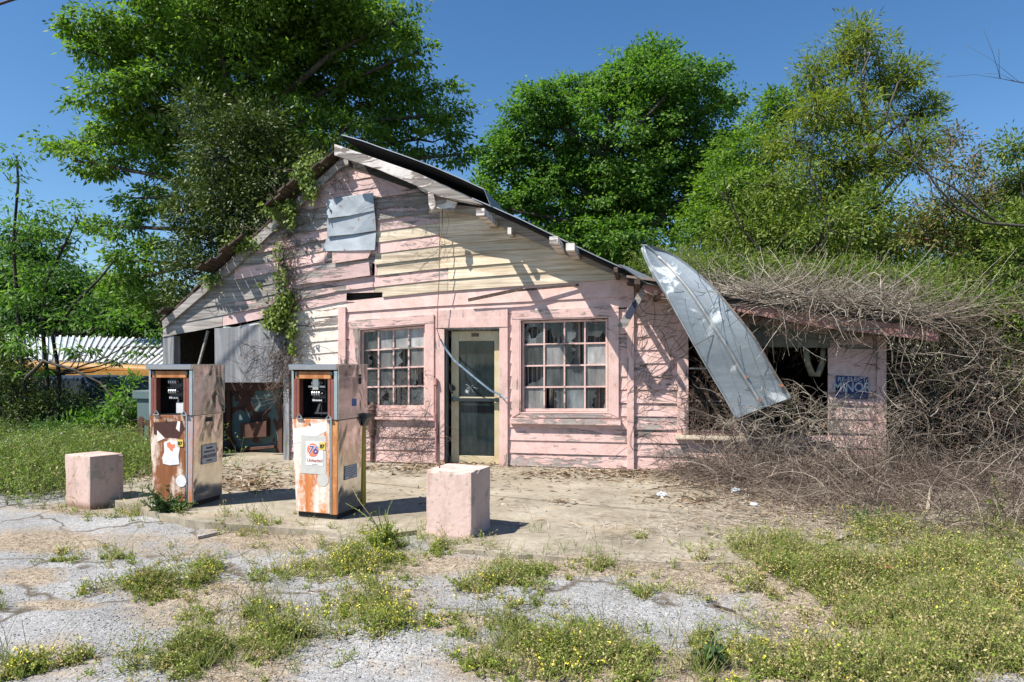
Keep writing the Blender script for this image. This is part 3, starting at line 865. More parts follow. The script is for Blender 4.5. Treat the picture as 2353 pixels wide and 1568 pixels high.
# hanging cable and blue strap
cab = MB()
pts = [onY(*c2(30, 560)[:1], c2(30, 560)[1], Y0 - .1)] if False else []
ptsx = [(1017, 470, .06), (1016, 520, .12), (1010, 560, .16), (1009, 640, .16), (1006, 700, .16), (1005, 760, .15), (1012, 782, .13)]
cab.tube([onY(a, b, Y0 - p) for a, b, p in ptsx], .006, 6)
tag(cab.build('hanging_cable', m_plain('brown_cable', (.25, .13, .07), .7), None, smooth=True), 'thin brown cable hanging down the gable beside the door', 'cable')
g = MB(); sp = [(1012, 780, .12), (1024, 802, .09), (1043, 828, .075), (1075, 855, .08), (1105, 880, .085), (1128, 898, .08), (1150, 908, .06)]
pp = [onY(a, b, Y0 - p) for a, b, p in sp]
for a, b in zip(pp, pp[1:]): g.beam(a, b + (b - a) * .03, .004, .028, up=(0, -.2, 1))
g.tube([onY(1150, 907, Y0 - .07), onY(1160, 917, Y0 - .09), onY(1165, 913, Y0 - .07)], .010, 5)
tag(g.build('blue_strap', m_plain('blue_strap', (.10, .20, .32), .5, var=.4, scale=14, col2=(.35, .42, .48)), None), 'frayed blue strap strung slantwise across the cream door', 'strap')

# broken board hanging from the eave corner
g = MB(); g.prism([W(*p, 9.1) for p in ((1478, 655), (1492, 657), (1440, 752), (1436, 755), (1428, 753), (1421, 752), (1419, 748))], 9.08, 9.105)
o = tag(g.build('hanging_board', M['grey'], None, bevel=.002), 'grey splintered board hanging from the eave beside the bent tin', 'board')
g = MB(); g.prism([W(*p, 9.075) for p in ((1438, 719), (1450, 700), (1460, 690), (1463, 700), (1456, 722), (1446, 730), (1436, 728))], 9.068, 9.0745); g.build('blue_patch', m_plain('navy_tar', (.03, .035, .07), .7), o)

# bent roofing sheet
M['bent'] = m_roofmetal('bent_tin', (.36, .405, .44), (.27, .31, .345), (.45, .20, .08), .5, .35, .73)
def whiten(m):
    nt = m.node_tree; N = NT(nt); b = [x for x in nt.nodes if x.type == 'BSDF_PRINCIPLED'][0]
    src = b.inputs['Base Color'].links[0].from_socket
    n = N.noise(N.coord((1, 1, 1), loc=(2, 7, 1)), 2.3, 8, .62, .6)
    mk = N.ramp(n, [(.575, 0.0), (.63, .8)])
    N.l(N.mix(mk, src, (.78, .80, .80)), b.inputs['Base Color'])
    ms = b.inputs['Metallic'].links[0].from_socket
    N.l(N.math('MULTIPLY', ms, N.math('SUBTRACT', 1.0, mk)), b.inputs['Metallic'])
whiten(M['bent'])
Lp = [(1478, 563, 9.02), (1486, 590, 8.98), (1502, 626, 8.94), (1531, 678, 8.90), (1563, 738, 8.92), (1598, 802, 8.98), (1636, 868, 9.06), (1664, 915, 9.10), (1690, 962, 9.12)]
Rp = [(1477, 563, 9.03), (1524, 577, 9.12), (1573, 604, 9.10), (1637, 658, 9.0), (1682, 709, 8.93), (1735, 776, 8.93), (1775, 845, 9.00), (1797, 880, 9.05), (1820, 913, 9.08)]
V = []; Qf = []
def dens(a, n=4):
    out = []
    for i in range(len(a) - 1):
        for k in range(n):
            t = k / n
            p0 = a[max(i - 1, 0)]; p1 = a[i]; p2 = a[i + 1]; p3 = a[min(i + 2, len(a) - 1)]
            out.append(tuple(.5 * ((2 * p1[j]) + (-p0[j] + p2[j]) * t + (2 * p0[j] - 5 * p1[j] + 4 * p2[j] - p3[j]) * t * t + (-p0[j] + 3 * p1[j] - 3 * p2[j] + p3[j]) * t ** 3) for j in range(3)))
    out.append(a[-1]); return out
Ld, Rd = dens(Lp), dens(Rp)
us = [0, .02, .05, .3, .45, .485, .515, .55, .7, .95, .98, 1]
hs = [-.06, -.005, .012, -.004, 0, .03, .03, 0, -.006, 0, .03, -.035]
rg = random.Random(9)
for i, (a, b) in enumerate(zip(Ld, Rd)):
    A = onY(*a); B = onY(*b); ac = (B - A).normalized()
    C_ = onY(*Ld[min(i + 1, len(Ld) - 1)]) - onY(*Ld[max(i - 1, 0)]); nn = ac.cross(C_).normalized()
    if nn.y > 0: nn = -nn
    for u, h in zip(us, hs): V.append(tuple(A.lerp(B, u) + nn * (h + rg.uniform(-.0015, .0015))))
k = len(us)
for i in range(len(Ld) - 1):
    for j in range(k - 1): Qf.append((i * k + j, i * k + j + 1, (i + 1) * k + j + 1, (i + 1) * k + j))
g = MB(); g.v = V; g.f = Qf; g.m = [0] * len(Qf)
o = g.build('roofing_sheet', M['bent'], None); m_ = o.modifiers.new('thick', 'SOLIDIFY'); m_.thickness = .004
tag(o, 'long bent sheet of galvanised roofing dangling from the wing eave', 'metal sheet')
for nm, u_, r_, mt in (('seam', .5, .011, (.62, .60, .55)), ('folded_edge_highlight', .012, .009, (.50, .55, .58)), ('rusty_edge', .99, .010, (.50, .34, .24))):  # edge highlights painted as paler strips on seam and left fold; right is rust
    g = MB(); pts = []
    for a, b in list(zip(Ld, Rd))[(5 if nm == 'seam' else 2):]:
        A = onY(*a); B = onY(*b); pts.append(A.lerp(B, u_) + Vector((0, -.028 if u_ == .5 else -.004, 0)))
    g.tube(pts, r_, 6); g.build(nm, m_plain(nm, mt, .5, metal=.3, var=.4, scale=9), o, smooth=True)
g = MB()
for px, py in ((1715, 868), (1746, 921), (1795, 888)):
    p = onY(px, py, 9.04); g.cyl(p + Vector((0, .04, 0)), p + Vector((0, -.03, .01)), .012, .02, n=8)
g.build_each('nail', m_plain('rust_nail', (.3, .12, .05), .8), o)
# folded sheet above the bent one
g = MB(); q = [onY(1478, 563, 9.03), onY(1490, 600, 9.12), onY(1500, 640, 9.25), onY(1530, 655, 9.2), onY(1540, 640, 9.0), onY(1506, 625, 8.96)]
g.face(q); g.face([p + Vector((.004, .01, 0)) for p in reversed(q)]); g.build('folded_flange', M['roofmetal'], o)

# garage bay: plywood sheet, rusty bin, propped stick
g = MB(); vq(g, [(496, 755), (560, 751), (612, 744), (656, 742), (656, 878), (600, 879), (497, 879)], Y0 - .035, Y0 - .015)
tag(g.build('plywood_sheet', M['ply'], None), 'weathered grey plywood sheet covering part of the garage bay', 'board')
yb = 9.75
def m_binpaint():
    m, nt, b = mat('flaking_teal'); N = NT(nt)
    n = N.noise(N.coord((1, 1, 1)), 2.6, 6, .55); n2 = N.noise(N.coord((1, 1, 1), loc=(4, 4, 4)), 7, 5, .6)
    r = N.mix(N.ramp(n2, [(.35, 0.0), (.7, 1.0)]), (.05, .022, .015), (.12, .05, .03))
    N.l(N.mix(N.ramp(n, [(.47, 0.0), (.485, 1.0)]), r, (.10, .15, .15)), b.inputs['Base Color']); b.inputs['Roughness'].default_value = .8
    N.bump(n, b, .3, .01); return m
M['binpaint'] = m_binpaint()
M['rustdark'] = m_plain('dark_rust', (.07, .032, .022), .85, var=.5, scale=7, col2=(.12, .055, .035))
bn = thing('rusty_bin', onG(575, 1078, 0), 'large rusted steel bin with flaking teal paint inside the garage bay', 'bin')
g = MB(); P = lambda x, y_, yy: onY(x, y_, yy)
def hex8(A, B, C, D_, dep):      # front quad px corners BL BR TR TL at depth, extruded back
    f = [onY(*q) for q in (A, B, C, D_)]; bk = [p + Vector((0, dep, 0)) for p in f]
    return [f[0], f[1], bk[1], bk[0], f[3], f[2], bk[2], bk[3]]
g.hexa(hex8((502, 1060, 10.3), (652, 1052, 10.2), (648, 880, 10.2), (502, 884, 10.3), .9)); g.build('body', M['binpaint'], bn, bevel=.01)
g = MB(); g.hexa(hex8((500, 900, 10.26), (655, 896, 10.16), (656, 878, 10.16), (500, 880, 10.26), .06)); g.build('rim', M['rustdark'], bn, bevel=.006)
g = MB(); g.hexa(hex8((552, 1008, 10.14), (612, 1004, 10.1), (612, 968, 10.1), (552, 973, 10.14), .12)); g.hexa(hex8((548, 1038, 10.2), (630, 1030, 10.14), (630, 1024, 10.14), (548, 1030, 10.2), .05)); g.build_each('fork_pocket', M['rustdark'], bn, bevel=.006)
g = MB()
for px in (520, 640): g.hexa(hex8((px, 1056, 10.2), (px + 8, 1055, 10.19), (px + 8, 902, 10.19), (px, 903, 10.2), .04))
g.build_each('rib', M['rustdark'], bn)
g = MB(); g.beam(onY(455, 845, Y0 + .1), onY(478, 760, Y0 + .05), .03, .03)
tag(g.build('propped_stick', M['grey'], None), 'thin grey stick propped in the dark garage opening', 'stick')
# ------------------------------------------------------------------ ground
EDGE = np.array(sorted((onG(a, b).x, onG(a, b).y) for a, b in ((283, 1156), (345, 1175), (430, 1194), (600, 1210), (716, 1218), (824, 1233), (900, 1236), (985, 1246), (1060, 1262), (1150, 1272), (1260, 1278), (1340, 1284), (1480, 1290), (1620, 1294), (1760, 1290), (1860, 1272), (1960, 1235))))
def gz(x, y):
    x = np.asarray(x, float); y = np.asarray(y, float)
    ye = np.interp(x, EDGE[:, 0], EDGE[:, 1])
    z = -.075 + .066 * np.exp(-((y - ye) / .40) ** 2) * np.clip(.42 + (x + 1.2) / 1.2, .42, 1) * np.clip((x + 5.2), 0, 1) + .010 * np.sin(1.3 * x + .7 * y) + .010 * np.sin(2.9 * y - 1.7 * x + 1) + .006 * np.sin(6.1 * x + 4.3 * y) + .004 * np.sin(11.3 * x - 9 * y + 2)
    return z
def onGz(px, py):
    p = onG(px, py, -.085); p.z = float(gz(p.x, p.y)); return p
def pxell(x, y, z, lst):
    """soft membership of ground points in ellipses measured in the photograph's pixels"""
    X = CA * x + SA * y; Z = np.maximum(-SA * x + CA * y, .3)
    px = CX + F * X / Z; py = HY - F * (z - EYE) / Z
    out = np.zeros_like(px)
    for (a, b, rx, ry, s) in lst:
        d = np.sqrt(((px - a) / rx) ** 2 + ((py - b) / ry) ** 2)
        out = np.maximum(out, s * np.clip(1.6 - d, 0, 1))
    return out
DIRT = [(60, 1325, 95, 20, .8), (420, 1412, 135, 40, .75), (120, 1520, 130, 55, .6), (1030, 1432, 85, 26, .9), (330, 1250, 260, 30, .55), (620, 1235, 160, 34, .9), (100, 1245, 140, 26, .9),
        (900, 1300, 260, 34, .8), (1350, 1300, 300, 26, .9), (1700, 1330, 220, 40, .9), (2100, 1400, 330, 150, 1.0), (1500, 1540, 500, 40, .9), (600, 1450, 120, 70, .7), (450, 1360, 170, 26, .7),
        (880, 1390, 120, 60, .6), (470, 1275, 160, 14, .5), (560, 1540, 130, 60, .8), (1850, 1430, 130, 30, .8), (1150, 1520, 130, 60, .7), (130, 1390, 100, 12, .8), (240, 1170, 200, 16, .7)]
xs = np.unique(np.concatenate([-np.geomspace(9, 600, 24), np.arange(-9, 7, .06), np.geomspace(7, 600, 24)]))
ys = np.unique(np.concatenate([[-600, -200, -60, -20, -5, 0], np.arange(1.6, 11, .06), np.geomspace(11, 900, 28)]))
GX, GY = np.meshgrid(xs, ys)
GZ = gz(GX, GY)
V = np.stack([GX, GY, GZ], -1).reshape(-1, 3)
idx = np.arange(V.shape[0]).reshape(GX.shape)
Q = np.stack([idx[:-1, :-1], idx[:-1, 1:], idx[1:, 1:], idx[1:, :-1]], -1).reshape(-1, 4)
def m_ground():
    m, nt, b = mat('gravel_asphalt'); N = NT(nt)
    v = N.coord()
    cr = N.vor(v, 125, 'F1', 'Color'); cd = N.vor(v, 125)
    cr2 = N.vor(v, 52, 'F1', 'Color'); cd2 = N.vor(v, 52)
    sep = N.n('ShaderNodeSeparateColor'); N.l(cr, sep.inputs[0])
    sep2 = N.n('ShaderNodeSeparateColor'); N.l(cr2, sep2.inputs[0])
    stone = N.ramp(sep.outputs[0], [(0, (.24, .24, .245)), (.35, (.31, .31, .312)), (.75, (.36, .358, .35)), (.94, (.42, .415, .40)), (1, (.38, .30, .24))])
    stone2 = N.ramp(sep2.outputs[1], [(0, .78), (.5, 1.0), (1, 1.2)])
    asp = N.mix(1.0, stone, stone2, 'MULTIPLY')
    asp = N.mix(N.ramp(cd, [(.40, 0.0), (.66, .55)]), asp, (.12, .115, .11))
    big = N.noise(v, 1.1, 6, .62); asp = N.mix(1.0, asp, N.ramp(big, [(.3, .72), (.7, 1.25)]), 'MULTIPLY')
    dn = N.noise(v, 9, 8, .7)
    dirt = N.ramp(dn, [(.25, (.12, .088, .06)), (.5, (.26, .205, .145)), (.75, (.42, .35, .265))])
    dirt = N.mix(N.ramp(sep.outputs[1], [(.72, 0.0), (.8, .8)]), dirt, (.42, .36, .28))
    dirt = N.mix(N.ramp(sep2.outputs[2], [(.2, .4), (.3, 0.0)]), dirt, (.05, .035, .025))
    ck = N.n('ShaderNodeTexVoronoi'); ck.feature = 'DISTANCE_TO_EDGE'; ck.inputs['Scale'].default_value = .85
    wv = N.n('ShaderNodeVectorMath', operation='ADD'); nz = N.n('ShaderNodeTexNoise'); nz.inputs['Scale'].default_value = 2.2; nz.inputs['Detail'].default_value = 6; N.l(v, nz.inputs['Vector']); N.l(v, wv.inputs[0]); sc_ = N.n('ShaderNodeVectorMath', operation='SCALE'); sc_.inputs['Scale'].default_value = .55; N.l(nz.outputs['Color'], sc_.inputs[0]); N.l(sc_.outputs[0], wv.inputs[1]); N.l(wv.outputs[0], ck.inputs['Vector'])
    asp = N.mix(N.ramp(ck.outputs['Distance'], [(.004, .9), (.022, 0.0)]), asp, (.09, .07, .05))
    at = N.n('ShaderNodeAttribute'); at.attribute_name = 'soil'
    edge = N.noise(v, 4.5, 8, .7)
    f = N.math('ADD', at.outputs['Fac'], N.math('MULTIPLY', N.math('SUBTRACT', edge, .5), 1.5))
    mask = N.ramp(f, [(.26, 0.0), (.72, 1.0)])
    far = N.ramp(N.noise(v, .5, 5, .6), [(.3, (.05, .06, .02)), (.7, (.09, .10, .035))])
    at2 = N.n('ShaderNodeAttribute'); at2.attribute_name = 'turf'
    c = N.mix(mask, asp, dirt); c = N.mix(at2.outputs['Fac'], c, far)
    N.l(c, b.inputs['Base Color']); b.inputs['Roughness'].default_value = .95; b.inputs['Specular IOR Level'].default_value = .15
    h = N.math('SUBTRACT', N.math('MULTIPLY', dn, .6), N.math('ADD', N.math('MULTIPLY', cd, .5), N.math('MULTIPLY', cd2, .5)))
    N.bump(h, b, .55, .010); return m
o = np_mesh('ground', V, Q, m_ground()); o['kind'] = 'structure'
soil = pxell(GX, GY, GZ, DIRT).ravel()
far = np.clip(((GY - 7.4 + .0 * GX) / .8), 0, 1) * np.clip((-4.6 - GX) / .8, 0, 1)
far = np.maximum(far, np.clip((GX - 1.8) / 1.5, 0, 1)); far = np.maximum(far, np.clip((GY - 10.5) / 1, 0, 1)); far = np.maximum(far, np.clip((-GY + .5) / 4, 0, .0))
for nm, arr in (('soil', soil), ('turf', far.ravel())):
    a = o.data.attributes.new(nm, 'FLOAT', 'POINT'); a.data.foreach_set('value', arr.astype(np.float32))

# concrete pavement in two pours
def m_concrete():
    m, nt, b = mat('old_concrete'); N = NT(nt); v = N.coord()
    n = N.noise(v, 1.5, 8, .6); n2 = N.noise(v, 14, 6, .65); n3 = N.noise(N.coord((1, 2.6, 1), loc=(2, 2, 2)), 1.1, 7, .65, .5)
    c = N.ramp(n, [(.3, (.20, .17, .125)), (.55, (.32, .28, .215)), (.75, (.40, .355, .285))])
    c = N.mix(N.ramp(n3, [(.56, 0.0), (.72, .6)]), c, (.36, .25, .145))
    c = N.mix(N.ramp(n3, [(.28, .55), (.42, 0.0)]), c, (.18, .15, .12))
    c = N.mix(1.0, c, N.ramp(n2, [(.3, .75), (.7, 1.18)]), 'MULTIPLY')
    sp = N.vor(v, 60); c = N.mix(N.ramp(sp, [(.06, .6), (.12, 0.0)]), c, (.10, .07, .05))
    N.l(c, b.inputs['Base Color']); b.inputs['Roughness'].default_value = .9; b.inputs['Specular IOR Level'].default_value = .2
    N.bump(N.math('ADD', n, N.math('MULTIPLY', n2, .5)), b, .35, .02); return m
M['concrete'] = m_concrete()
front = [(215, 1142), (275, 1152), (345, 1175), (430, 1194), (500, 1202), (600, 1210), (716, 1218), (824, 1233), (880, 1238), (915, 1224), (960, 1218), (985, 1244), (1060, 1262), (1150, 1272), (1260, 1278), (1340, 1284), (1480, 1290), (1620, 1294), (1760, 1290), (1860, 1272), (1960, 1235), (2060, 1190), (2200, 1160)]
joint = [(330, 1083), (700, 1097), (840, 1110), (1127, 1140), (1350, 1162), (1590, 1184), (1800, 1204), (1990, 1222)]
def slab(name, pts, z1, z0):
    mb = MB(); k = len(pts)
    mb.v = [(p[0], p[1], z1) for p in pts] + [(p[0], p[1], z0) for p in pts]
    mb.f = [tuple(range(k))] + [(j, i, k + i, k + j) for i in range(k) for j in ((i + 1) % k,)]; mb.m = [0] * len(mb.f)
    o = mb.build(name, M['concrete']); o['kind'] = 'structure'; return o
def jag(pts, z, amp=.025, step=.12, seed=1):
    rg = random.Random(seed); w_ = [onG(*p, z) for p in pts]; out = []
    for a, b in zip(w_, w_[1:]):
        n = max(1, int((b - a).length / step))
        for i in range(n):
            p = a.lerp(b, i / n); out.append((p.x + rg.uniform(-amp, amp), p.y + rg.uniform(-amp, amp)))
    out.append((w_[-1].x, w_[-1].y)); return out
fr = jag(front, 0); jt = [(p[0], p[1]) for p in (onG(*q, 0) for q in joint)]
slab('pavement', fr + jt[::-1], 0, -.2)
xR = 4.9
slab('pavement', [(x, y + .018) for x, y in jt] + [(xR, jt[-1][1]), (xR, 15.2), (-7.9, 15.2), (-7.9, jt[0][1])], .008, -.2)
# broken edge lumps in front of the right-hand apron
mb = MB(); rg = random.Random(4)

# ------------------------------------------------------------------ fuel pumps
def m_rustpaint(name, paint, rustA, rustB, level, dark=.0, streak=1.0):
    m, nt, b = mat(name); N = NT(nt)
    n = N.noise(N.coord((5, 5, 1.3 * streak)), 1.6, 9, .62, .3); n2 = N.noise(N.coord((9, 9, 9)), 2.2, 6, .7); n3 = N.noise(N.coord((14, 14, 2)), 1.5, 5, .6)
    big = N.noise(N.coord((1, 1, 1), loc=(1.3, .4, 2.2)), 3.2, 5, .6)
    rust = N.mix(N.ramp(n3, [(.3, 0.0), (.7, 1.0)]), rustA, rustB)
    rust = N.mix(N.ramp(big, [(.46 - dark * .5, 0.0), (.62 - dark * .5, dark)]), rust, (.07, .022, .014))
    f = N.math('ADD', N.math('MULTIPLY', n, .75), N.math('MULTIPLY', n2, .25))
    mk = N.ramp(f, [(level - .05, 0.0), (level + .01, .55), (level + .07, 1.0)])
    st = N.ramp(N.math('ADD', N.math('MULTIPLY', n3, .5), N.math('MULTIPLY', n, .5)), [(.40, .0), (.55, .45)])
    c = N.mix(st, paint, tuple((p * .45 + r * .55) for p, r in zip(paint, rustB)))
    c = N.mix(mk, rust, c)
    N.l(c, b.inputs['Base Color']); b.inputs['Roughness'].default_value = .62; b.inputs['Specular IOR Level'].default_value = .35
    N.bump(f, b, .25, .006); return m
ORA, ORB = (.42, .13, .035), (.62, .24, .08)
M['rp_r'] = m_rustpaint('orange_rust_white_paint', (.80, .76, .70), ORA, ORB, .50)
M['rp_l'] = m_rustpaint('heavy_rust_paint', (.74, .68, .60), (.38, .12, .035), (.60, .24, .08), .545, dark=.6)
M['patch'] = m_rustpaint('scuffed_white', (.80, .78, .74), ORA, ORB, .40)
M['rp_top'] = m_rustpaint('rusted_lintel', (.62, .30, .12), (.30, .10, .03), (.52, .22, .08), .55)
def m_steel(name, rough=.16, bumpd=.02, tint=(.52, .50, .47)):
    m, nt, b = mat(name); N = NT(nt)
    n = N.noise(N.coord((1.6, 1.6, 1.2)), 1.5, 2, .5, .9); n2 = N.noise(N.coord(), 9, 5, .6)
    N.l(N.mix(N.ramp(n2, [(.35, 0.0), (.7, 1.0)]), tint, tuple(x * .86 for x in tint)), b.inputs['Base Color'])
    b.inputs['Metallic'].default_value = 1; N.l(N.ramp(n2, [(.3, rough), (.75, rough + .14)]), b.inputs['Roughness'])
    N.bump(n, b, .55, bumpd); return m
M['steel'] = m_steel('stainless', .10, .05, (.78, .74, .68)); M['steelhead'] = m_steel('stainless_head', .08, .04, (.55, .55, .55)); M['steelflat'] = m_steel('stainless_trim', .22, .004, (.62, .66, .70))
M['black'] = m_plain('black_base', (.012, .013, .015), .55, var=.3)
M['cavity'] = m_plain('dark_cavity', (.02, .02, .022), .7)
M['gun'] = m_plain('gunmetal', (.09, .09, .095), .4, metal=.5, var=.3)
M['alu'] = m_plain('wheel_metal', (.55, .55, .53), .3, metal=.7, var=.3)
M['card'] = m_plain('white_card', (.66, .66, .66), .7, var=.12)
M['poster'] = m_plain('poster_paper', (.72, .71, .70), .6, var=.15, scale=20)
M['posterbg'] = m_plain('poster_residue', (.52, .51, .48), .7, var=.15, scale=20)
M['orange'] = m_plain('emblem_orange', (.72, .20, .10), .6, var=.15)
M['bluei'] = m_plain('numeral_blue', (.04, .07, .32), .6, var=.2)
M['whitei'] = m_plain('numeral_white', (.78, .78, .78), .6, var=.05)
M['yellow'] = m_plain('sticker_yellow', (.70, .52, .10), .6, var=.2)
M['ink'] = m_plain('ink', (.02, .02, .03), .7, bump=0)
M['redink'] = m_plain('red_ink', (.55, .16, .10), .7, bump=0)
M['label'] = m_plain('label_grey', (.50, .52, .56), .5, var=.1)
M['labelrim'] = m_plain('label_rim', (.08, .11, .22), .5)
M['yellowpaint'] = m_plain('olive_yellow_paint', (.40, .33, .03), .5, var=.35)

def pump(loc, rz, label, left):
    p = thing('fuel_pump', loc, label, 'fuel pump', 'old fuel pumps on the concrete island', rz)
    w, d, H = .50, .49, 1.45; hz = .93
    x0, x1, y0, y1 = -w / 2, w / 2, -d / 2, d / 2
    def B(mb, name, m_, par=p, bev=0, sm=False): return (mb.build_each if name in ('inner_frame', 'edge_trim') else mb.build)(name, m_, par, local=True, bevel=bev, smooth=sm)
    mb = MB(); mb.box(x0 + .05, x1 - .025, y0 + .02, y1 - .02, -.03, .06); B(mb, 'base', M['black'], bev=.004)
    # body: narrows towards the foot
    fz = .05; t = .045
    mb = MB(); mb.hexa([(x0 + t, y0 + .012, fz), (x1 - .012, y0 + .012, fz), (x1 - .012, y1, fz), (x0 + t, y1, fz), (x0, y0 + .012, hz), (x1, y0 + .012, hz), (x1, y1, hz), (x0, y1, hz)])
    body = B(mb, 'body', M['steel'], bev=.006)
    mb = MB(); mb.hexa([(x0 + t - .004, y0 - .004, fz + .004), (x1 - .085, y0 - .004, fz + .004), (x1 - .085, y0 + .01, fz + .004), (x0 + t - .004, y0 + .01, fz + .004),
                        (x0 - .004, y0 - .006, hz + .004), (x1 - .085, y0 - .006, hz + .004), (x1 - .085, y0 + .01, hz + .004), (x0 - .004, y0 + .01, hz + .004)])
    fp = B(mb, 'front_panel', M['rp_l' if left else 'rp_r'], bev=.006)
    mb = MB(); mb.box(x1 - .083, x1 - .066, y0 - .002, y0 + .011, fz, hz); B(mb, 'trim_strip', M['steelflat'])
    mb = MB(); mb.hexa([(x1 - .062, y0 + .002, fz), (x1 - .014, y0 + .002, fz), (x1 - .014, y0 + .011, fz), (x1 - .062, y0 + .011, fz), (x1 - .062, y0 + .002, hz), (x1 - .002, y0 + .002, hz), (x1 - .002, y0 + .011, hz), (x1 - .062, y0 + .011, hz)])
    B(mb, 'corner_strip', M['rp_top'] if not left else m_rustpaint('blue_grey_rust', (.30, .34, .40), ORA, ORB, .47))
    mb = MB(); mb.cyl((x0 + .19, y0 - .02, hz - .035), (x0 + .19, y0, hz - .035), .009, n=10); B(mb, 'lock', M['alu'])
    if not left:
        mb = MB(); mb.box(x1 - .010, x1 + .001, y1 - .06, y1 + .002, fz, hz); B(mb, 'rear_strip', M['yellowpaint'])
    # head: open fronted case
    hx0, hx1, hy0, hy1 = x0 - .012, x1 + .012, y0 - .005, y1 + .012
    mb = MB()
    mb.box(hx1 - .012, hx1, hy0, hy1, hz + .006, H - .004); mb.box(hx0, hx0 + .012, hy0, hy1, hz + .006, H - .004)
    mb.box(hx0 + .012, hx1 - .012, hy1 - .01, hy1, hz + .006, H - .004); mb.box(hx0 + .012, hx1 - .012, hy0 + .0, hy1 - .01, H - .02, H - .006)
    head = B(mb, 'head', M['steelhead'], bev=.004)
    mb = MB(); mb.box(hx1 - .05, hx1 - .0125, hy0 - .006, hy0 + .012, hz + .006, H - .06); mb.box(hx0 + .0125, hx0 + .03, hy0 - .006, hy0 + .012, hz + .006, H - .06)
    B(mb, 'edge_trim', M['steelflat'], head, .003)
    mb = MB(); mb.hexa([(hx0 - .002, hy0 - .035, H - .05), (hx1 - .01, hy0 - .035, H - .05), (hx1 - .01, hy0, H - .055), (hx0 - .002, hy0, H - .055), (hx0 - .006, hy0 - .045, H), (hx1 + .004, hy0 - .045, H), (hx1 + .004, hy0 + .01, H + .002), (hx0 - .006, hy0 + .01, H + .002)])
    mb.box(hx0 - .003, hx1 + .004, hy0 + .01, hy1 + .003, H - .006, H + .003)
    B(mb, 'cornice', M['steelflat'], head, .004)
    mb = MB(); mb.box(hx1 + .0005, hx1 + .004, hy0 + .02, hy1 - .01, H - .125, H - .12); B(mb, 'seam', M['steelflat'], head)
    mb = MB(); mb.box(hx0 + .05, hx1 - .075, hy0 - .008, hy0 + .01, H - .135, H - .065); B(mb, 'lintel', M['rp_top'], head, .004)
    mb = MB()
    for a, b in ((hx0 + .03, hx0 + .055), (hx0 + .058, hx0 + .092), (hx1 - .118, hx1 - .088), (hx1 - .085, hx1 - .052)): mb.box(a, b, hy0 - .004, hy0 + (.03 if a in (hx0 + .03, hx1 - .085) else .06), hz + .006, H - .137)
    B(mb, 'inner_frame', M['redbrown'], head, .003)
    mb = MB(); mb.box(hx0 + .012, hx1 - .012, hy0 + .02, hy1 - .01, hz + .006, hz + .012); mb.box(hx0 + .013, hx1 - .013, hy1 - .2, hy1 - .19, hz, H - .02); B(mb, 'lining', M['cavity'], head)
    for sx in (hx0 + .10, hx1 - .10):
        mb = MB(); mb.tube([(sx - .03, hy0 - .012, hz + .012), (sx, hy0 - .012, hz + .05), (sx + .028, hy0 - .012, hz + .012)], .008, 6); mb.box(sx - .035, sx + .035, hy0 - .02, hy0, hz + .004, hz + .014); B(mb, 'latch', M['alu'], head)
    for sx in (hx0 + .055, hx1 - .085):
        mb = MB(); mb.box(sx, sx + .028, hy0 - .022, hy0, H - .10, H - .07); B(mb, 'clip', M['gun'], head)
    # register
    cx_ = (hx0 + hx1) / 2 - .02
    mb = MB(); zc = hz + .30
    out = [(cx_ - .075, zc - .14), (cx_ + .075, zc - .14), (cx_ + .075, zc + .08), (cx_ + .045, zc + .12), (cx_ - .045, zc + .12), (cx_ - .075, zc + .08)]
    mb.prism(out, hy0 + .10, hy0 + .12); mb.box(cx_ - .05, cx_ + .05, hy0 + .12, hy0 + .28, zc - .1, zc + .08)
    mb.box(cx_ - .079, cx_ + .079, hy0 + .06, hy0 + .10, zc - .022, zc - .012)
    reg = B(mb, 'register', M['gun'], head, .003)
    for zz in (zc + .045, zc - .055):
        mb = MB()
        for i in range(4): mb.cyl((cx_ - .048 + i * .025, hy0 + .065, zz), (cx_ - .032 + i * .025, hy0 + .065, zz), .027, n=18)
        mb.cyl((cx_ - .06, hy0 + .065, zz), (cx_ + .062, hy0 + .065, zz), .007, n=8); B(mb, 'counter_wheels', M['alu'], reg, .002)
    mb = MB(); mb.box(cx_ - .06, cx_ + .06, hy0 + .07, hy0 + .10, zc - .135, zc - .105); strip = B(mb, 'totaliser', M['ink'], reg)
    mb = MB()
    for i in range(6): mb.box(cx_ - .052 + i * .018, cx_ - .04 + i * .018, hy0 + .067, hy0 + .0705, zc - .128, zc - .112)
    B(mb, 'digit_window', M['card'], reg)
    mb = MB(); mb.cyl((cx_ + .02, hy0 + .11, zc - .14), (cx_ + .02, hy0 + .11, hz + .03), .012, n=8)
    if left: B(mb, 'spindle', M['alu'], reg); mb = MB(); mb.box(cx_ + .01, cx_ + .13, hy0 + .09, hy0 + .12, hz + .02, hz + .13); B(mb, 'card', M['card'], head)
    else:
        mb.box(cx_ - .03, cx_ + .13, hy0 + .07, hy0 + .2, hz + .05, hz + .065); mb.prism([(cx_ - .03, hz + .05), (cx_ + .0, hz + .05), (cx_ + .03, hz + .15), (cx_ + .01, hz + .15)], hy0 + .08, hy0 + .1); B(mb, 'spindle', M['gun'], reg)
        mb = MB(); mb.box(cx_ - .09, cx_ + .10, hy0 + .05, hy0 + .06, zc - .0, zc + .02); mb.box(cx_ - .03, cx_ + .035, hy0 + .035, hy0 + .06, zc - .02, zc + .09); B(mb, 'bracket', M['alu'], reg, .002)
        mb = MB(); mb.box(hx1 - .16, hx1 - .125, hy0 + .16, hy0 + .17, hz + .14, hz + .36); B(mb, 'side_plate', M['gun'], head)
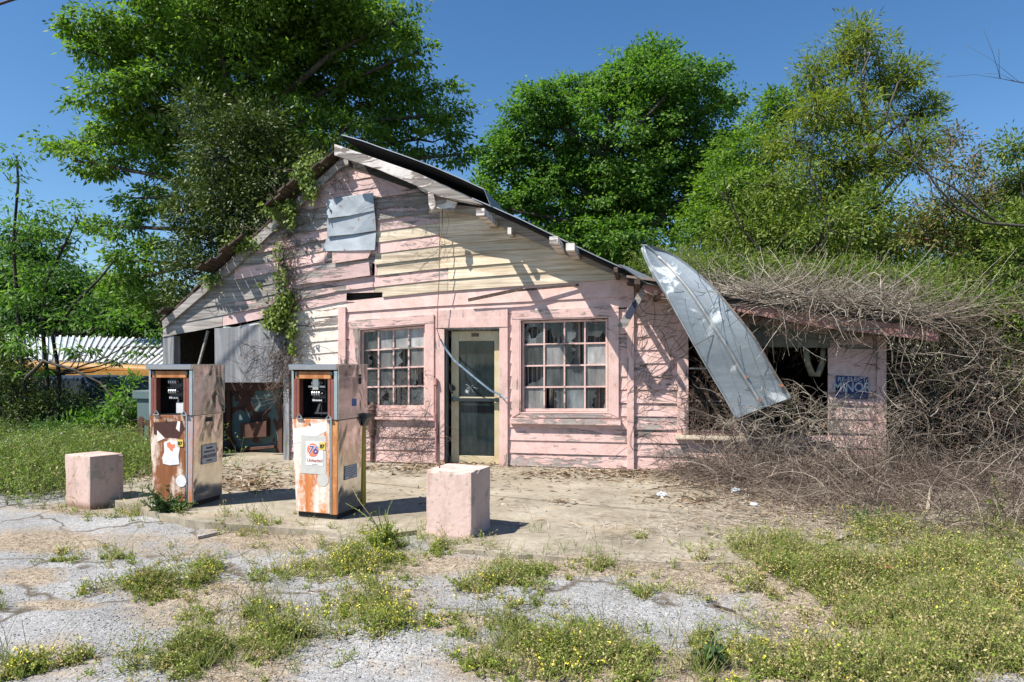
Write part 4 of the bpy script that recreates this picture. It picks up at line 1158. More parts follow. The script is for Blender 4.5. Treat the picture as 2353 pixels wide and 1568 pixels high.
        mb = MB(); mb.box(hx1, hx1 + .004, hy0 + .23, hy0 + .30, hz + .12, hz + .19); B(mb, 'blue_smear', m_plain('blue_smear', (.04, .16, .42), .5), head)
    # slots and nozzle boot on the right-hand side
    mb = MB()
    if left: mb.box(x1 - .002, x1 + .002, y0 + .20, y0 + .31, hz - .075, hz - .03)
    else: mb.cyl((hx1 - .004, hy1 - .14, hz + .40), (hx1 + .002, hy1 - .14, hz + .40), .026, n=14); mb.cyl((hx1 - .004, hy1 - .14, hz + .35), (hx1 + .002, hy1 - .14, hz + .35), .026, n=14); mb.box(hx1 - .003, hx1 + .0015, hy1 - .166, hy1 - .114, hz + .35, hz + .40)
    B(mb, 'slot', M['cavity'], head)
    if not left:
        mb = MB(); mb.box(hx1, hx1 + .05, hy1 - .1, hy1 + .01, hz - .0, hz + .035); mb.prism([(hx1 - .01, hz - .0), (hx1 + .05, hz - .0), (hx1 + .0, hz - .09)], hy1 - .09, hy1 - .0); B(mb, 'nozzle_bracket', M['gun'], head, .003)
    # decals
    yf = y0 - .009
    def dec(mb, a, b, c, e, y=yf): mb.box(a, b, y, y + .0032, c, e)
    if not left:
        mb = MB(); dec(mb, x0 + .10, x0 + .375, .42, .78, yf + .001); bgd = B(mb, 'poster_residue', M['posterbg'], fp)
        mb = MB(); mb.prism([(x0 + .01, .70), (x0 + .01, .84), (x0 + .15, .86), (x0 + .385, .925), (x0 + .385, .83), (x0 + .16, .72)], yf + .0012, yf + .003); B(mb, 'white_patch', M['patch'], fp)
        mb = MB(); dec(mb, x0 + .155, x0 + .345, .50, .725, yf - .001); po = B(mb, 'poster', M['poster'], fp)
        ox, oz = x0 + .232, .645
        mb = MB(); mb.cyl((ox, yf - .003, oz), (ox, yf - .001, oz), .063, n=40); B(mb, 'emblem', M['orange'], po)
        text('76', .105, (ox, yf - .0036, oz - .002), M['whitei'], 'numeral', po, shear=.25, bold=.0055, local=True, ext=.0003)
        text('76', .105, (ox, yf - .0046, oz - .002), M['bluei'], 'numeral', po, shear=.25, bold=.001, local=True, ext=.0003)
        text('Unleaded', .045, (x0 + .252, yf - .0028, .548), M['redink'], 'lettering', po, local=True)
        text('gasoline', .018, (x0 + .255, yf - .0028, .515), M['posterbg'], 'lettering', po, local=True)
        mb = MB(); dec(mb, x0 + .300, x0 + .370, .65, .722, yf - .003); ys_ = B(mb, 'octane_sticker', M['yellow'], fp)
        text('87', .048, (x0 + .336, yf - .0048, .682), M['ink'], 'numeral', ys_, local=True, bold=.0015)
        mb = MB(); mb.cyl((x0 + .34, yf + .0015, .37), (x0 + .34, yf + .004, .37), .062, n=26); B(mb, 'round_sticker', M['posterbg'], fp)
        lz, lh, ly0, ly1 = .42, .13, y0 + .12, y0 + .33
    else:
        mb = MB(); mb.prism([(x0 + .16, .44), (x0 + .24, .425), (x0 + .35, .44), (x0 + .34, .52), (x0 + .355, .60), (x0 + .33, .68), (x0 + .22, .675), (x0 + .17, .66), (x0 + .175, .56), (x0 + .15, .5)], yf - .0005, yf + .003)
        po = B(mb, 'poster', M['poster'], fp)
        mb = MB(); pts = [(x0 + .25 + r_ * math.cos(t_), .61 + r_ * math.sin(t_)) for t_, r_ in ((0, .05), (.6, .058), (1.2, .03), (1.8, .056), (2.4, .06), (3.1, .04), (3.8, .02), (4.5, .03), (5.2, .05), (5.8, .03))]
        mb.prism(pts, yf - .0012, yf + .001); B(mb, 'emblem', M['orange'], po)
        mb = MB(); dec(mb, x0 + .325, x0 + .395, .62, .69, yf - .003); ys_ = B(mb, 'octane_sticker', M['yellow'], fp)
        text('87', .05, (x0 + .36, yf - .0048, .65), M['ink'], 'numeral', ys_, local=True, bold=.0015)
        mb = MB(); mb.cyl((x0 + .37, yf, .27), (x0 + .37, yf + .004, .27), .06, n=24); B(mb, 'round_sticker', M['poster'], fp)
        mb = MB(); mb.prism([(x0 + .05, .74), (x0 + .05, .86), (x0 + .38, .88), (x0 + .41, .80), (x0 + .34, .70), (x0 + .14, .71)], yf + .0015, yf + .003); B(mb, 'burnt_patch', m_plain('burnt_rust', (.07, .02, .013), .8, var=.5, scale=20), fp)
        mb = MB(); mb.prism([(x0 + .09, .66), (x0 + .09, .78), (x0 + .18, .70)], yf + .0005, yf + .002); B(mb, 'white_patch', M['patch'], fp); mb = MB(); mb.prism([(x0 + .31, .80), (x0 + .33, .88), (x0 + .36, .87), (x0 + .35, .77)], yf + .0005, yf + .002); B(mb, 'white_patch', M['patch'], fp)
        lz, lh, ly0, ly1 = .52, .2, y0 + .14, y0 + .38
    xs_ = x1 - .012 * (hz - lz) / hz + .004
    mb = MB(); mb.box(xs_ - .004, xs_, ly0, ly1, lz - lh / 2, lz + lh / 2); lb = B(mb, 'notice_label', M['label'], body)
    mb = MB()
    for a, b, c, e in ((ly0, ly1, lz + lh / 2 - .005, lz + lh / 2), (ly0, ly1, lz - lh / 2, lz - lh / 2 + .005), (ly0, ly0 + .005, lz - lh / 2, lz + lh / 2), (ly1 - .005, ly1, lz - lh / 2, lz + lh / 2)): mb.box(xs_ - .002, xs_ + .0012, a, b, c, e)
    B(mb, 'border', M['labelrim'], lb)
    ro = (math.pi / 2, 0, math.pi / 2); yc = (ly0 + ly1) / 2
    if left:
        for s_, tx, zz in ((.034, 'Gasoline', lz + .062), (.020, 'MINIMUM OCTANE', lz + .022), (.048, 'UNLEADED', lz - .026), (.020, 'GASOLINE', lz - .072)):
            text(tx, s_, (xs_ + .0014, yc, zz), M['ink'], 'lettering', lb, rot=ro, local=True, sx=.86 if s_ > .03 else 1, bold=.0006)
    else:
        mb = MB(); rg = random.Random(1)
        for i in range(6):
            zz = lz + lh / 2 - .022 - i * .018; y_ = ly0 + .016 + (.05 if i == 5 else 0)
            while y_ < ly1 - .02 - (.05 if i == 5 else 0):
                l_ = rg.uniform(.008, .03); mb.box(xs_, xs_ + .0012, y_, min(y_ + l_, ly1 - .014), zz - .0035, zz + .0035); y_ += l_ + .006
        B(mb, 'lettering', M['ink'], lb)
    return p
def place_pump(fr_px, z, rz, *a):
    q = onG(*fr_px, z); c, s = math.cos(rz), math.sin(rz); w2, d2 = .238, .245
    return pump((q.x - (w2 * c) - s * d2, q.y - (w2 * s) + c * d2, z), rz, *a)
place_pump((774, 1196), 0, math.radians(-8), 'rust and white fuel pump with a 76 poster, nearer the pink block', False)
place_pump((441, 1168), -.0, math.radians(-1), 'heavily rusted fuel pump with a torn poster and round white sticker, left of the other', True)

# ------------------------------------------------------------------ concrete blocks
def weathered_block(name, base4, h, mt, label, seed, amp=.006, batter=.0):
    n = 26; V = []; idx = {}
    P = [Vector(p) for p in base4]
    from mathutils import noise
    bm_f = []
    ctr = sum(P, Vector()) / 4
    def pt(u, v, w_):
        p = (P[0] * (1 - u) + P[1] * u) * (1 - v) + (P[3] * (1 - u) + P[2] * u) * v
        p = p.copy(); p = ctr + (p - ctr) * (1 - batter * w_); p.z = P[0].z + h * w_
        q = p * 5 + Vector((seed, 0, 0)); d_ = Vector(noise.noise_vector(q)) * amp * .7 + Vector(noise.noise_vector(q * 5.1)) * amp * .5
        e = [min(u, 1 - u), min(v, 1 - v), 1 - w_]; k = sum(1 for x in e if x < 1e-6)
        if k >= 2:
            r = .004 + .035 * max(0, noise.noise(p * 7 + Vector((seed, 3, 3))) - .12)
            c3 = ctr.copy(); c3.z = P[0].z + h / 2; p = p + (c3 - p).normalized() * r
        return p + d_
    def vid(u, v, w_):
        k = (round(u, 4), round(v, 4), round(w_, 4))
        if k not in idx: idx[k] = len(V); V.append(tuple(pt(u, v, w_)))
        return idx[k]
    Fc = []
    g = [i / n for i in range(n + 1)]
    for i in range(n):
        for j in range(n):
            a, b, c, d_ = g[i], g[i + 1], g[j], g[j + 1]
            Fc += [(vid(a, 0, c), vid(b, 0, c), vid(b, 0, d_), vid(a, 0, d_)), (vid(1, a, c), vid(1, b, c), vid(1, b, d_), vid(1, a, d_)),
                   (vid(b, 1, c), vid(a, 1, c), vid(a, 1, d_), vid(b, 1, d_)), (vid(0, b, c), vid(0, a, c), vid(0, a, d_), vid(0, b, d_)),
                   (vid(a, c, 1), vid(b, c, 1), vid(b, d_, 1), vid(a, d_, 1))]
    mb = MB(); mb.v = V; mb.f = Fc; mb.m = [0] * len(Fc)
    return tag(mb.build(name, mt, None), label, 'block', 'pink concrete blocks guarding the pump island')
def m_block(name, A, B, bandn=True):
    m, nt, b = mat(name); N = NT(nt); v = N.coord()
    n = N.noise(v, 3, 8, .65); n2 = N.noise(v, 22, 6, .7); n3 = N.noise(N.coord((1, 1, 1), loc=(3, 3, 3)), 5, 7, .7)
    c = N.mix(N.ramp(n, [(.3, 0.0), (.7, 1.0)]), A, B)
    c = N.mix(N.ramp(n3, [(.58, 0.0), (.60, 1.0)]), c, (.38, .33, .27))
    st = N.noise(N.coord((5, 5, .8)), 1.5, 6, .6); c = N.mix(N.ramp(st, [(.5, 0.0), (.68, .6)]), c, (.30, .20, .15))
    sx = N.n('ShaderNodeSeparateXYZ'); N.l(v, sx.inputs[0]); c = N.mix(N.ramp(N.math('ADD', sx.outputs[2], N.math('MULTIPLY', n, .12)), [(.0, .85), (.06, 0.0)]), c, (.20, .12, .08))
    c = N.mix(N.ramp(n2, [(.3, .5), (.42, 0.0)]), c, (.22, .12, .10))
    N.l(c, b.inputs['Base Color']); b.inputs['Roughness'].default_value = .9; b.inputs['Specular IOR Level'].default_value = .2
    N.bump(N.math('ADD', n2, n), b, .5, .006); return m
M['block'] = m_block('pink_concrete', (.63, .475, .425), (.54, .39, .345))
M['block2'] = m_block('faded_pink_concrete', (.58, .43, .385), (.50, .36, .315))
A_, B_, C_ = onG(979, 1240, -.05), onG(1083, 1252, -.05), onG(1127, 1226, -.05)
for q_ in (A_, B_, C_): q_.z = -.13
weathered_block('concrete_block', [A_, B_, C_, A_ + C_ - B_], .68, M['block'], 'chipped pale pink concrete block with a bent rod on top, right of the pumps', 1, .003)
g = MB(); p = onY(1010, 1088, (A_.y + B_.y) / 2 + .15); g.tube([(p.x, p.y, .5), (p.x, p.y, .60), (p.x + .01, p.y, .615), (p.x + .05, p.y, .612)], .006, 6)
tag(g.build('bent_rod', m_plain('rusty_rod', (.22, .09, .04), .8), None, smooth=True), 'short bent rusty rod set in the top of the chipped pink block', 'rod')
A_, B_, C_ = onG(150, 1152, -.03), onG(207, 1161, -.03), onG(284, 1149, -.03)
for q_ in (A_, B_, C_): q_.z = -.13
weathered_block('concrete_block', [A_, B_, C_, A_ + C_ - B_], .61, M['block2'], 'smooth faded pink concrete block at the left end of the island', 5, .002, -.02)

# ------------------------------------------------------------------ old dispenser behind the left pump
od = thing('rusted_dispenser', onG(322, 1058, 0), 'old teal and rust dispenser standing behind the left fuel pump', 'fuel dispenser')
g = MB(); a = onG(318, 1060, 0); x0_, y0_ = a.x, a.y
g.hexa([(x0_, y0_, 0), (x0_ + .42, y0_, 0), (x0_ + .42, y0_ + .4, 0), (x0_, y0_ + .4, 0), (x0_ - .03, y0_, .93), (x0_ + .42, y0_, .93), (x0_ + .42, y0_ + .4, .93), (x0_ - .03, y0_ + .4, .93)]); g.build('body', M['binpaint'], od, bevel=.01)
g = MB(); g.box(x0_ - .08, x0_ + .45, y0_ - .03, y0_ + .42, .93, 1.06); g.build('lid', M['binpaint'], od, bevel=.012)
g = MB(); g.box(x0_ - .005, x0_ + .42, y0_ - .012, y0_ + .0, .0, .16); g.box(x0_ + .06, x0_ + .085, y0_ - .014, y0_, .16, .62); g.box(x0_ + .17, x0_ + .2, y0_ - .014, y0_, .16, .62); g.build('panel_frame', M['rustdark'], od)

# ------------------------------------------------------------------ air standpipe
q = onG(856, 1064, 0); sp_ = thing('standpipe', (q.x, q.y, 0), 'rusty brown standpipe with a capped top in front of the left window', 'pipe')
M['piperust'] = m_plain('brown_pipe', (.13, .07, .05), .75, var=.45, scale=20)
Zq = -SA * q.x + CA * q.y
zt_ = lambda py: EYE + (HY - py) * Zq / F
g = MB(); g.cyl((q.x, q.y, -.05), (q.x, q.y, zt_(995)), .034, n=14); g.cyl((q.x, q.y, zt_(1000)), (q.x, q.y, zt_(985)), .055, n=14); g.build('pipe', M['piperust'], sp_, bevel=.002)
g = MB(); g.cyl((q.x, q.y, zt_(992)), (q.x, q.y, zt_(942)), .062, .066, n=18); g.build('housing', M['piperust'], sp_, bevel=.003)
g = MB(); g.cyl((q.x, q.y, zt_(942)), (q.x, q.y, zt_(932)), .072, .05, n=18); g.cyl((q.x, q.y, zt_(932)), (q.x, q.y, zt_(924)), .05, .012, n=18); g.build('cap', M['piperust'], sp_)
g = MB(); g.tube([(q.x + .04, q.y, zt_(944)), (q.x + .09, q.y - .02, zt_(962)), (q.x + .12, q.y - .02, zt_(972)), (q.x + .17, q.y - .02, zt_(968))], .012, 6); g.build('lever', M['piperust'], sp_)
g = MB(); g.tube([(q.x - .05, q.y, zt_(950)), (q.x - .12, q.y, zt_(930)), (q.x - .15, q.y, zt_(905))], .011, 6); g.build('lever', M['piperust'], sp_)

# ------------------------------------------------------------------ shed, bus and car at the far left
def m_ribbed():
    m, nt, b = mat('ribbed_tin'); N = NT(nt)
    n = N.noise(N.coord(), 1.5, 7, .65)
    N.l(N.ramp(n, [(.35, (.30, .36, .41)), (.6, (.40, .45, .48)), (.75, (.30, .24, .20))]), b.inputs['Base Color']); b.inputs['Metallic'].default_value = .15; b.inputs['Roughness'].default_value = .45; return m
M['ribbed'] = m_ribbed()
sh = thing('shed', atZ(200, 900, 17), 'low open shed with a bright ribbed tin roof behind the saplings', 'shed')
e0 = atZ(30, 826, 15.2); e1 = atZ(385, 846, 14.6); e0.z = 1.56; e1.z = 1.40
t0 = atZ(10, 771, 19.0); t1 = atZ(470, 783, 18.6)
g = MB(); g.face([e0, e1, t1, t0]); g.face([p + Vector((0, 0, -.03)) for p in (t0, t1, e1, e0)]); g.build('roof', M['ribbed'], sh)
g = MB()
for i in range(30):
    u = (i + .5) / 30; a = e0.lerp(e1, u); b = t0.lerp(t1, u); g.beam(a + Vector((0, 0, .02)), b + Vector((0, 0, .02)), .05, .05)
g.build('roof_rib', m_plain('rib_white', (.78, .76, .72), .4, metal=.1, var=.15), sh)['kind'] = 'stuff'
M['busyellow'] = m_plain('faded_bus_yellow', (.40, .20, .035), .6, var=.3, scale=4)
g = MB(); a = e0 + Vector((-.6, -.08, -.10)); b = e1 + Vector((.1, -.05, -.10)); g.cyl(a, b, .11, n=16); g.build('eave_pipe', M['busyellow'], sh)
g = MB()
for u in (.05, .3, .55, .8, 1.0):
    p = e0.lerp(e1, u); g.box(p.x - .05, p.x + .05, p.y + .1, p.y + .2, -.2, p.z - .05)
g.build('post', M['darkwood'], sh)
g = MB(); a = atZ(-30, 850, 17.5); b = atZ(460, 860, 16.8); g.hexa([(a.x, a.y, -.2), (b.x, b.y, -.2), (b.x, b.y + .1, -.2), (a.x, a.y + .1, -.2), (a.x, a.y, 1.9), (b.x, b.y, 1.9), (b.x, b.y + .1, 1.9), (a.x, a.y + .1, 1.9)]); g.build('wall', M['darkwood'], sh)
bus = thing('yellow_bus', atZ(330, 940, 14.2), 'faded yellow bus side just showing under the shed roof', 'bus')
p = atZ(150, 900, 14.4); q = atZ(372, 900, 13.6)
def quadbox(mb, p, q, z0, z1, th, off=0):
    d = (Vector((q.x, q.y, 0)) - Vector((p.x, p.y, 0))).normalized(); nn = Vector((-d.y, d.x, 0))
    a, b = Vector((p.x, p.y, 0)) + nn * off, Vector((q.x, q.y, 0)) + nn * off
    mb.hexa([a + Vector((0, 0, z0)), b + Vector((0, 0, z0)), b + nn * th + Vector((0, 0, z0)), a + nn * th + Vector((0, 0, z0)), a + Vector((0, 0, z1)), b + Vector((0, 0, z1)), b + nn * th + Vector((0, 0, z1)), a + nn * th + Vector((0, 0, z1))])
g = MB(); quadbox(g, p, q, .25, .95, 1.6); g.build('body', M['busyellow'], bus, bevel=.04)
g = MB(); quadbox(g, p, q, .951, 1.22, 1.55, .03); g.build('window_band', M['cavity'], bus)
g = MB()
for i in range(9):
    a = p.lerp(q, (i + .2) / 9); b = p.lerp(q, (i + .3) / 9); quadbox(g, a, b, .951, 1.22, .03, .0)
quadbox(g, p, q, 1.221, 1.30, 1.55, .0); g.build('pillar', M['busyellow'], bus)
# blue car
car = thing('parked_car', atZ(200, 990, 12.0), 'abandoned dark blue car half hidden by brush', 'car')
M['carblue'] = m_plain('dark_blue_paint', (.010, .026, .05), .5, var=.4, scale=3)
a0 = atZ(100, 985, 12.6); a1 = atZ(292, 985, 11.6); d = (a1 - a0); d.z = 0; Lc = d.length; ux = d.normalized(); uy = Vector((-ux.y, ux.x, 0))
def carp(prof, y_0, y_1, name, mt, par=car, bev=.03):
    mb = MB(); k = len(prof)
    A = [Vector((a0.x, a0.y, 0)) + ux * (s * Lc) + uy * y_0 + Vector((0, 0, z)) for s, z in prof]; B = [v + uy * (y_1 - y_0) for v in A]
    mb.v = [tuple(v) for v in A + B]; mb.f = [tuple(range(k)), tuple(range(2 * k - 1, k - 1, -1))] + [((i + 1) % k, i, k + i, k + (i + 1) % k) for i in range(k)]; mb.m = [0] * len(mb.f)
    return mb.build(name, mt, par, bevel=bev)
carp([(-.6, .30), (1.0, .30), (1.02, .55), (.97, .72), (.72, .80), (.0, .84), (-.6, .80)], 0, 1.6, 'body', M['carblue'])
carp([(-.3, .80), (.62, .80), (.42, 1.22), (-.15, 1.24)], .12, 1.48, 'cabin', M['carblue'])
carp([(-.22, .86), (.54, .84), (.40, 1.15), (-.12, 1.17)], .105, .118, 'window', m_plain('car_glass', (.03, .04, .05), .1), bev=0)
for s in (.78, -.2):
    mb = MB(); c_ = Vector((a0.x, a0.y, .26)) + ux * (s * Lc); mb.cyl(c_ - uy * .02, c_ + uy * .2, .31, n=24); wh = mb.build('wheel', M['black'], car, bevel=.02)
    mb = MB(); mb.cyl(c_ - uy * .03, c_ + uy * .05, .16, n=16); mb.build('rim', M['gun'], wh)
# wire in the top-left corner of the sky
g = MB(); g.tube([atZ(-160, 60, 9), atZ(-20, 16, 9), atZ(34, -2, 9), atZ(300, -60, 9)], .018, 6)
tag(g.build('overhead_wire', m_plain('dark_red_wire', (.06, .02, .025), .6), None), 'dark wire crossing the top left corner of the sky', 'wire')
# ------------------------------------------------------------------ trees
M['bark'] = m_wood('bark', (.03, .025, .02), (.09, .075, .06), (.17, .15, .125), axis=2)
M['barkdark'] = m_wood('dark_bark', (.012, .010, .008), (.035, .03, .025), (.07, .06, .05), axis=2)
M['lf_big'] = m_leaf('broad_tree_leaf', (.045, .098, .016), (.105, .192, .028), (.22, .315, .05), trans=.42)
M['lf_mid'] = m_leaf('deep_green_leaf', (.042, .105, .020), (.09, .185, .03), (.18, .29, .055), trans=.42)
M['lf_dark'] = m_leaf('glossy_dark_leaf', (.028, .055, .012), (.065, .10, .02), (.13, .165, .035), trans=.15, rough=.5, spec=.3)
M['lf_willow'] = m_leaf('feathery_leaf', (.08, .13, .015), (.15, .20, .025), (.26, .27, .035), trans=.35)
M['lf_yel'] = m_leaf('yellow_green_leaf', (.055, .105, .018), (.125, .18, .028), (.235, .27, .06), trans=.3)
M['lf_brown'] = m_leaf('browning_leaf', (.08, .12, .02), (.13, .17, .03), (.26, .12, .06), trans=.25, tcol=(1.2, 1.1, .8))
M['lf_far'] = m_leaf('far_leaf', (.025, .065, .015), (.05, .11, .025), (.08, .16, .04))

def blobs_px(lst, Z, rng, zspread=.9):
    out = []
    for (a, b, rx, ry) in lst:
        rxm, rym = rx * Z / F, ry * Z / F; dz = rng.uniform(-1, 1) * zspread
        c = atZ(a, b, Z + dz)
        out.append((np.array(c), np.array([rxm, max(rxm * .8, rym * .7), rym])))
    return out
def crown_points(blobs, nclump, rng, inner=.35):
    A = np.array([r[0] * r[2] + r[0] * r[1] * .5 for _, r in blobs]); A = A / A.sum()
    which = rng.choice(len(blobs), nclump, p=A)
    d = nrm(rng.normal(size=(nclump, 3))); rad = (inner + (1 - inner) * rng.random(nclump) ** .6)[:, None]
    C = np.array([blobs[w_][0] for w_ in which]); Rr = np.array([blobs[w_][1] for w_ in which])
    return C + d * rad * Rr * (1 + .12 * rng.normal(size=(nclump, 1))), d, which
def leaf_cloud(P, Dout, per, cr, L, Wd, rng, droop=.5, flat=.45, dirz=None):
    n = len(P); K = n * per
    c = np.repeat(P, per, 0); do = np.repeat(Dout, per, 0)
    cs = np.repeat(cr * rng.uniform(.6, 1.35, n), per)[:, None]
    off = rng.normal(size=(K, 3)) * cs * np.array([.5, .5, .5 * flat]) + do * cs * .15
    C = c + off
    D = nrm(off * 1.3 / cs + do * .5 + rng.normal(size=(K, 3)) * .55 + np.array([0, 0, -droop]))
    N_ = nrm(np.array([0, 0, 1.0]) + rng.normal(size=(K, 3)) * .75 + do * .35)
    return leafVQ(C, D, N_, L * rng.uniform(.4, 1.5, K), Wd * rng.uniform(.5, 1.4, K))
def tree(name, label, cat, base, lst, Z, nclump, per, cr, L, Wd, lf, seed, trunk_r=.2, droop=.5, flat=.45, bark='bark', fork=.35, twigs=5, group=None, inner=.35, zspread=.9, lean=0.0):
    rng = np.random.default_rng(seed)
    t = thing(name, base, label, cat, group)
    bl = blobs_px(lst, Z, rng, zspread)
    P, d, which = crown_points(bl, nclump, rng, inner)
    V, Q = leaf_cloud(P, d, per, cr, L, Wd, rng, droop, flat)
    np_mesh('crown', V, Q, M[lf], t)
    # trunk and limbs
    b = np.array(base, float); ctr = np.mean([c for c, _ in bl], 0)
    top = b + (ctr - b) * 1.05
    mb = MB(); pts = []
    for i in range(8):
        u = i / 7; p = b + (top - b) * u + np.array([math.sin(u * 5 + seed) * .12, math.cos(u * 4) * .1, 0]) * (1 + trunk_r * 2) + np.array([lean * u * (1 - u), 0, 0]); pts.append(p)
    mb.tube(pts, [trunk_r * (1.15 - .85 * i / 7) for i in range(8)], 9)
    for c, r in bl:
        u = min(.9, fork + (1 - fork) * max(0, (c[2] - b[2]) / max(.1, (top[2] - b[2])) - .35)); u = max(.12, u)
        s = b + (top - b) * u; k = trunk_r * .42
        mid = s + (c - s) * .5 + np.array([0, 0, .12 * np.linalg.norm(c - s)]) * .6 + rng.normal(size=3) * .3
        mb.tube([s, s + (mid - s) * .5 + rng.normal(size=3) * .22, mid, c], [k, k * .75, k * .5, k * .25], 6)
    near = rng.choice(nclump, min(nclump, len(bl) * twigs), replace=False)
    for i in near:
        c, r = bl[which[i]]; e = P[i]; m_ = c + (e - c) * .5 + rng.normal(size=3) * .12
        mb.tube([c, m_, e], [trunk_r * .10 + .006, trunk_r * .06 + .005, .004], 4)
    mb.build('trunk', M[bark], t, smooth=True)
    return t

tree('broadleaf_tree', 'tall spreading bright green tree rising behind the left roof slope', 'tree', (-7.9, 17.6, -.1),
     [(560, -10, 300, 120), (560, 90, 230, 110), (310, 110, 120, 60), (215, 60, 75, 26), (235, 130, 70, 30), (780, 110, 190, 120), (900, 50, 90, 40), (960, 120, 55, 22), (880, 230, 160, 80), (960, 320, 105, 50),
      (1020, 265, 55, 18), (1055, 355, 40, 22), (640, 230, 200, 100), (420, 220, 140, 80), (280, 220, 110, 34), (330, 300, 130, 46), (150, 325, 65, 20), (210, 375, 100, 26), (420, 360, 120, 60), (330, 455, 80, 34),
      (620, 360, 160, 70), (780, 320, 120, 60), (270, 520, 70, 28), (330, 600, 95, 50), (270, 650, 60, 30), (340, 700, 70, 40), (700, 20, 200, 90), (410, 40, 130, 60)],
     18, 1700, 76, .34, .135, .066, 'lf_big', 11, .34, droop=.65, twigs=9)
tree('glossy_evergreen', 'dark glossy evergreen growing through the left roof slope', 'tree', (-6.2, 13.6, -.1),
     [(560, 480, 90, 90), (480, 560, 80, 70), (630, 400, 70, 60), (520, 360, 90, 90), (430, 640, 55, 55), (590, 300, 60, 60), (690, 390, 40, 40), (400, 700, 38, 36), (440, 470, 60, 60), (640, 470, 40, 30), (560, 590, 30, 20), (455, 250, 40, 50)],
     13.3, 620, 60, .26, .085, .036, 'lf_dark', 12, .13, droop=.2, flat=.8, twigs=4, zspread=.5)
tree('broadleaf_tree', 'round deep green tree in the middle behind the long roof slope', 'tree', (3.0 - 2.2, 24.5, -.1),
     [(1400, 330, 190, 160), (1480, 190, 120, 80), (1500, 140, 60, 40), (1240, 260, 85, 50), (1250, 215, 30, 20), (1190, 400, 95, 100), (1600, 290, 100, 100), (1570, 180, 80, 40), (1330, 460, 180, 90), (1500, 440, 150, 100), (1650, 420, 70, 80), (1160, 300, 22, 20),
      (1110, 470, 50, 50), (1160, 350, 60, 45), (1330, 200, 60, 25), (1690, 222, 32, 9), (1280, 560, 130, 50), (1420, 560, 120, 50)],
     24, 1800, 72, .38, .135, .085, 'lf_mid', 13, .34, droop=.35, twigs=8)
tree('feathery_tree', 'tall thin yellow-green feathery tree leaning above the wing roof', 'tree', (6.0, 17.2, -.1),
     [(1960, 75, 26, 36), (1990, 70, 20, 22), (1930, 130, 60, 46), (2015, 125, 46, 40), (1865, 180, 46, 50), (2085, 180, 46, 46), (2125, 250, 40, 40), (1965, 110, 36, 60), (1985, 70, 26, 22), (1900, 200, 50, 50), (2020, 190, 45, 55), (1880, 260, 60, 45), (2075, 170, 30, 40), (2110, 265, 50, 45), (1960, 270, 90, 70), (1830, 330, 80, 50), (1940, 380, 130, 60), (2080, 360, 80, 50), (1900, 460, 130, 60), (2120, 320, 30, 40)],
     17, 860, 30, .26, .16, .032, 'lf_willow', 14, .10, droop=.25, flat=.7, twigs=16, inner=.1, bark='bark')
tree('broadleaf_tree', 'small bright green tree between the round tree and the feathery one', 'tree', (3.8, 19.5, -.1),
     [(1790, 240, 45, 28), (1760, 280, 60, 40), (1720, 360, 80, 60), (1690, 450, 90, 60), (1760, 480, 100, 60), (1640, 520, 90, 40)],
     19.5, 560, 56, .30, .11, .055, 'lf_big', 15, .12, droop=.3, flat=.6)
tree('brushy_tree', 'olive brushy tree with dark bare limbs behind the vine covered wing', 'tree', (4.5, 15.4, -.1),
     [(1640, 600, 90, 40), (1740, 540, 110, 60), (1860, 540, 120, 60), (1780, 430, 90, 60), (1980, 560, 120, 60), (1560, 610, 80, 30), (1700, 620, 150, 30), (1900, 620, 200, 30), (2000, 480, 90, 60)],
     15.0, 640, 44, .24, .11, .040, 'lf_yel', 16, .09, droop=.1, flat=.9, twigs=14, inner=.15, bark='barkdark')
tree('brushy_tree', 'thin scrubby tree with reddish brown tips at the right edge', 'tree', (7.2, 13.2, -.1),
     [(2195, 320, 26, 26), (2190, 380, 50, 40), (2235, 360, 34, 40), (2260, 450, 60, 50), (2180, 480, 80, 50), (2330, 470, 60, 60), (2120, 540, 90, 40), (2250, 560, 110, 50)],
     13.6, 330, 36, .22, .085, .030, 'lf_brown', 17, .06, droop=.3, flat=.8, twigs=12, inner=.1)
tree('brushy_tree', 'bright leafy sapling at the far right edge under the bare twigs', 'tree', (8.3, 12.4, -.1),
     [(2330, 340, 36, 26), (2345, 420, 50, 50), (2310, 520, 60, 50), (2345, 600, 50, 60), (2280, 640, 80, 40), (2200, 640, 90, 40), (2340, 700, 60, 60)],
     12.8, 420, 45, .24, .08, .034, 'lf_yel', 18, .05, droop=.2, flat=.8, twigs=10, inner=.1)
# left saplings
def sapling(label, base_px, pts, lst, Z, ncl, per, seed, r=.035, lf='lf_mid'):
    rng = np.random.default_rng(seed); b = onG(*base_px, -.08)
    t = thing('sapling', b, label, 'tree', 'dark stemmed saplings at the left edge')
    mb = MB(); P3 = [b] + [atZ(x, y, Z + rng.uniform(-.2, .2)) for x, y in pts]
    mb.tube(P3, [r * (1.25 - .8 * i / len(pts)) for i in range(len(P3))], 7)
    bl = blobs_px(lst, Z, rng, .4)
    for c, _ in bl:
        k = min(range(len(P3)), key=lambda i: (P3[i] - Vector(c)).length + (0 if P3[i].z < c[2] + .2 else 3))
        s = P3[max(0, k)]; mb.tube([s, s.lerp(Vector(c), .5) + Vector((0, 0, -.08)), Vector(c)], [r * .5, r * .35, r * .15], 5)
    mb.build('trunk', M['barkdark'], t, smooth=True)
    Pc, d, _ = crown_points(bl, ncl, rng, .1)
    V, Q = leaf_cloud(Pc, d, per, .19, .10, .036, rng, .55, .4); np_mesh('crown', V, Q, M[lf], t); return t
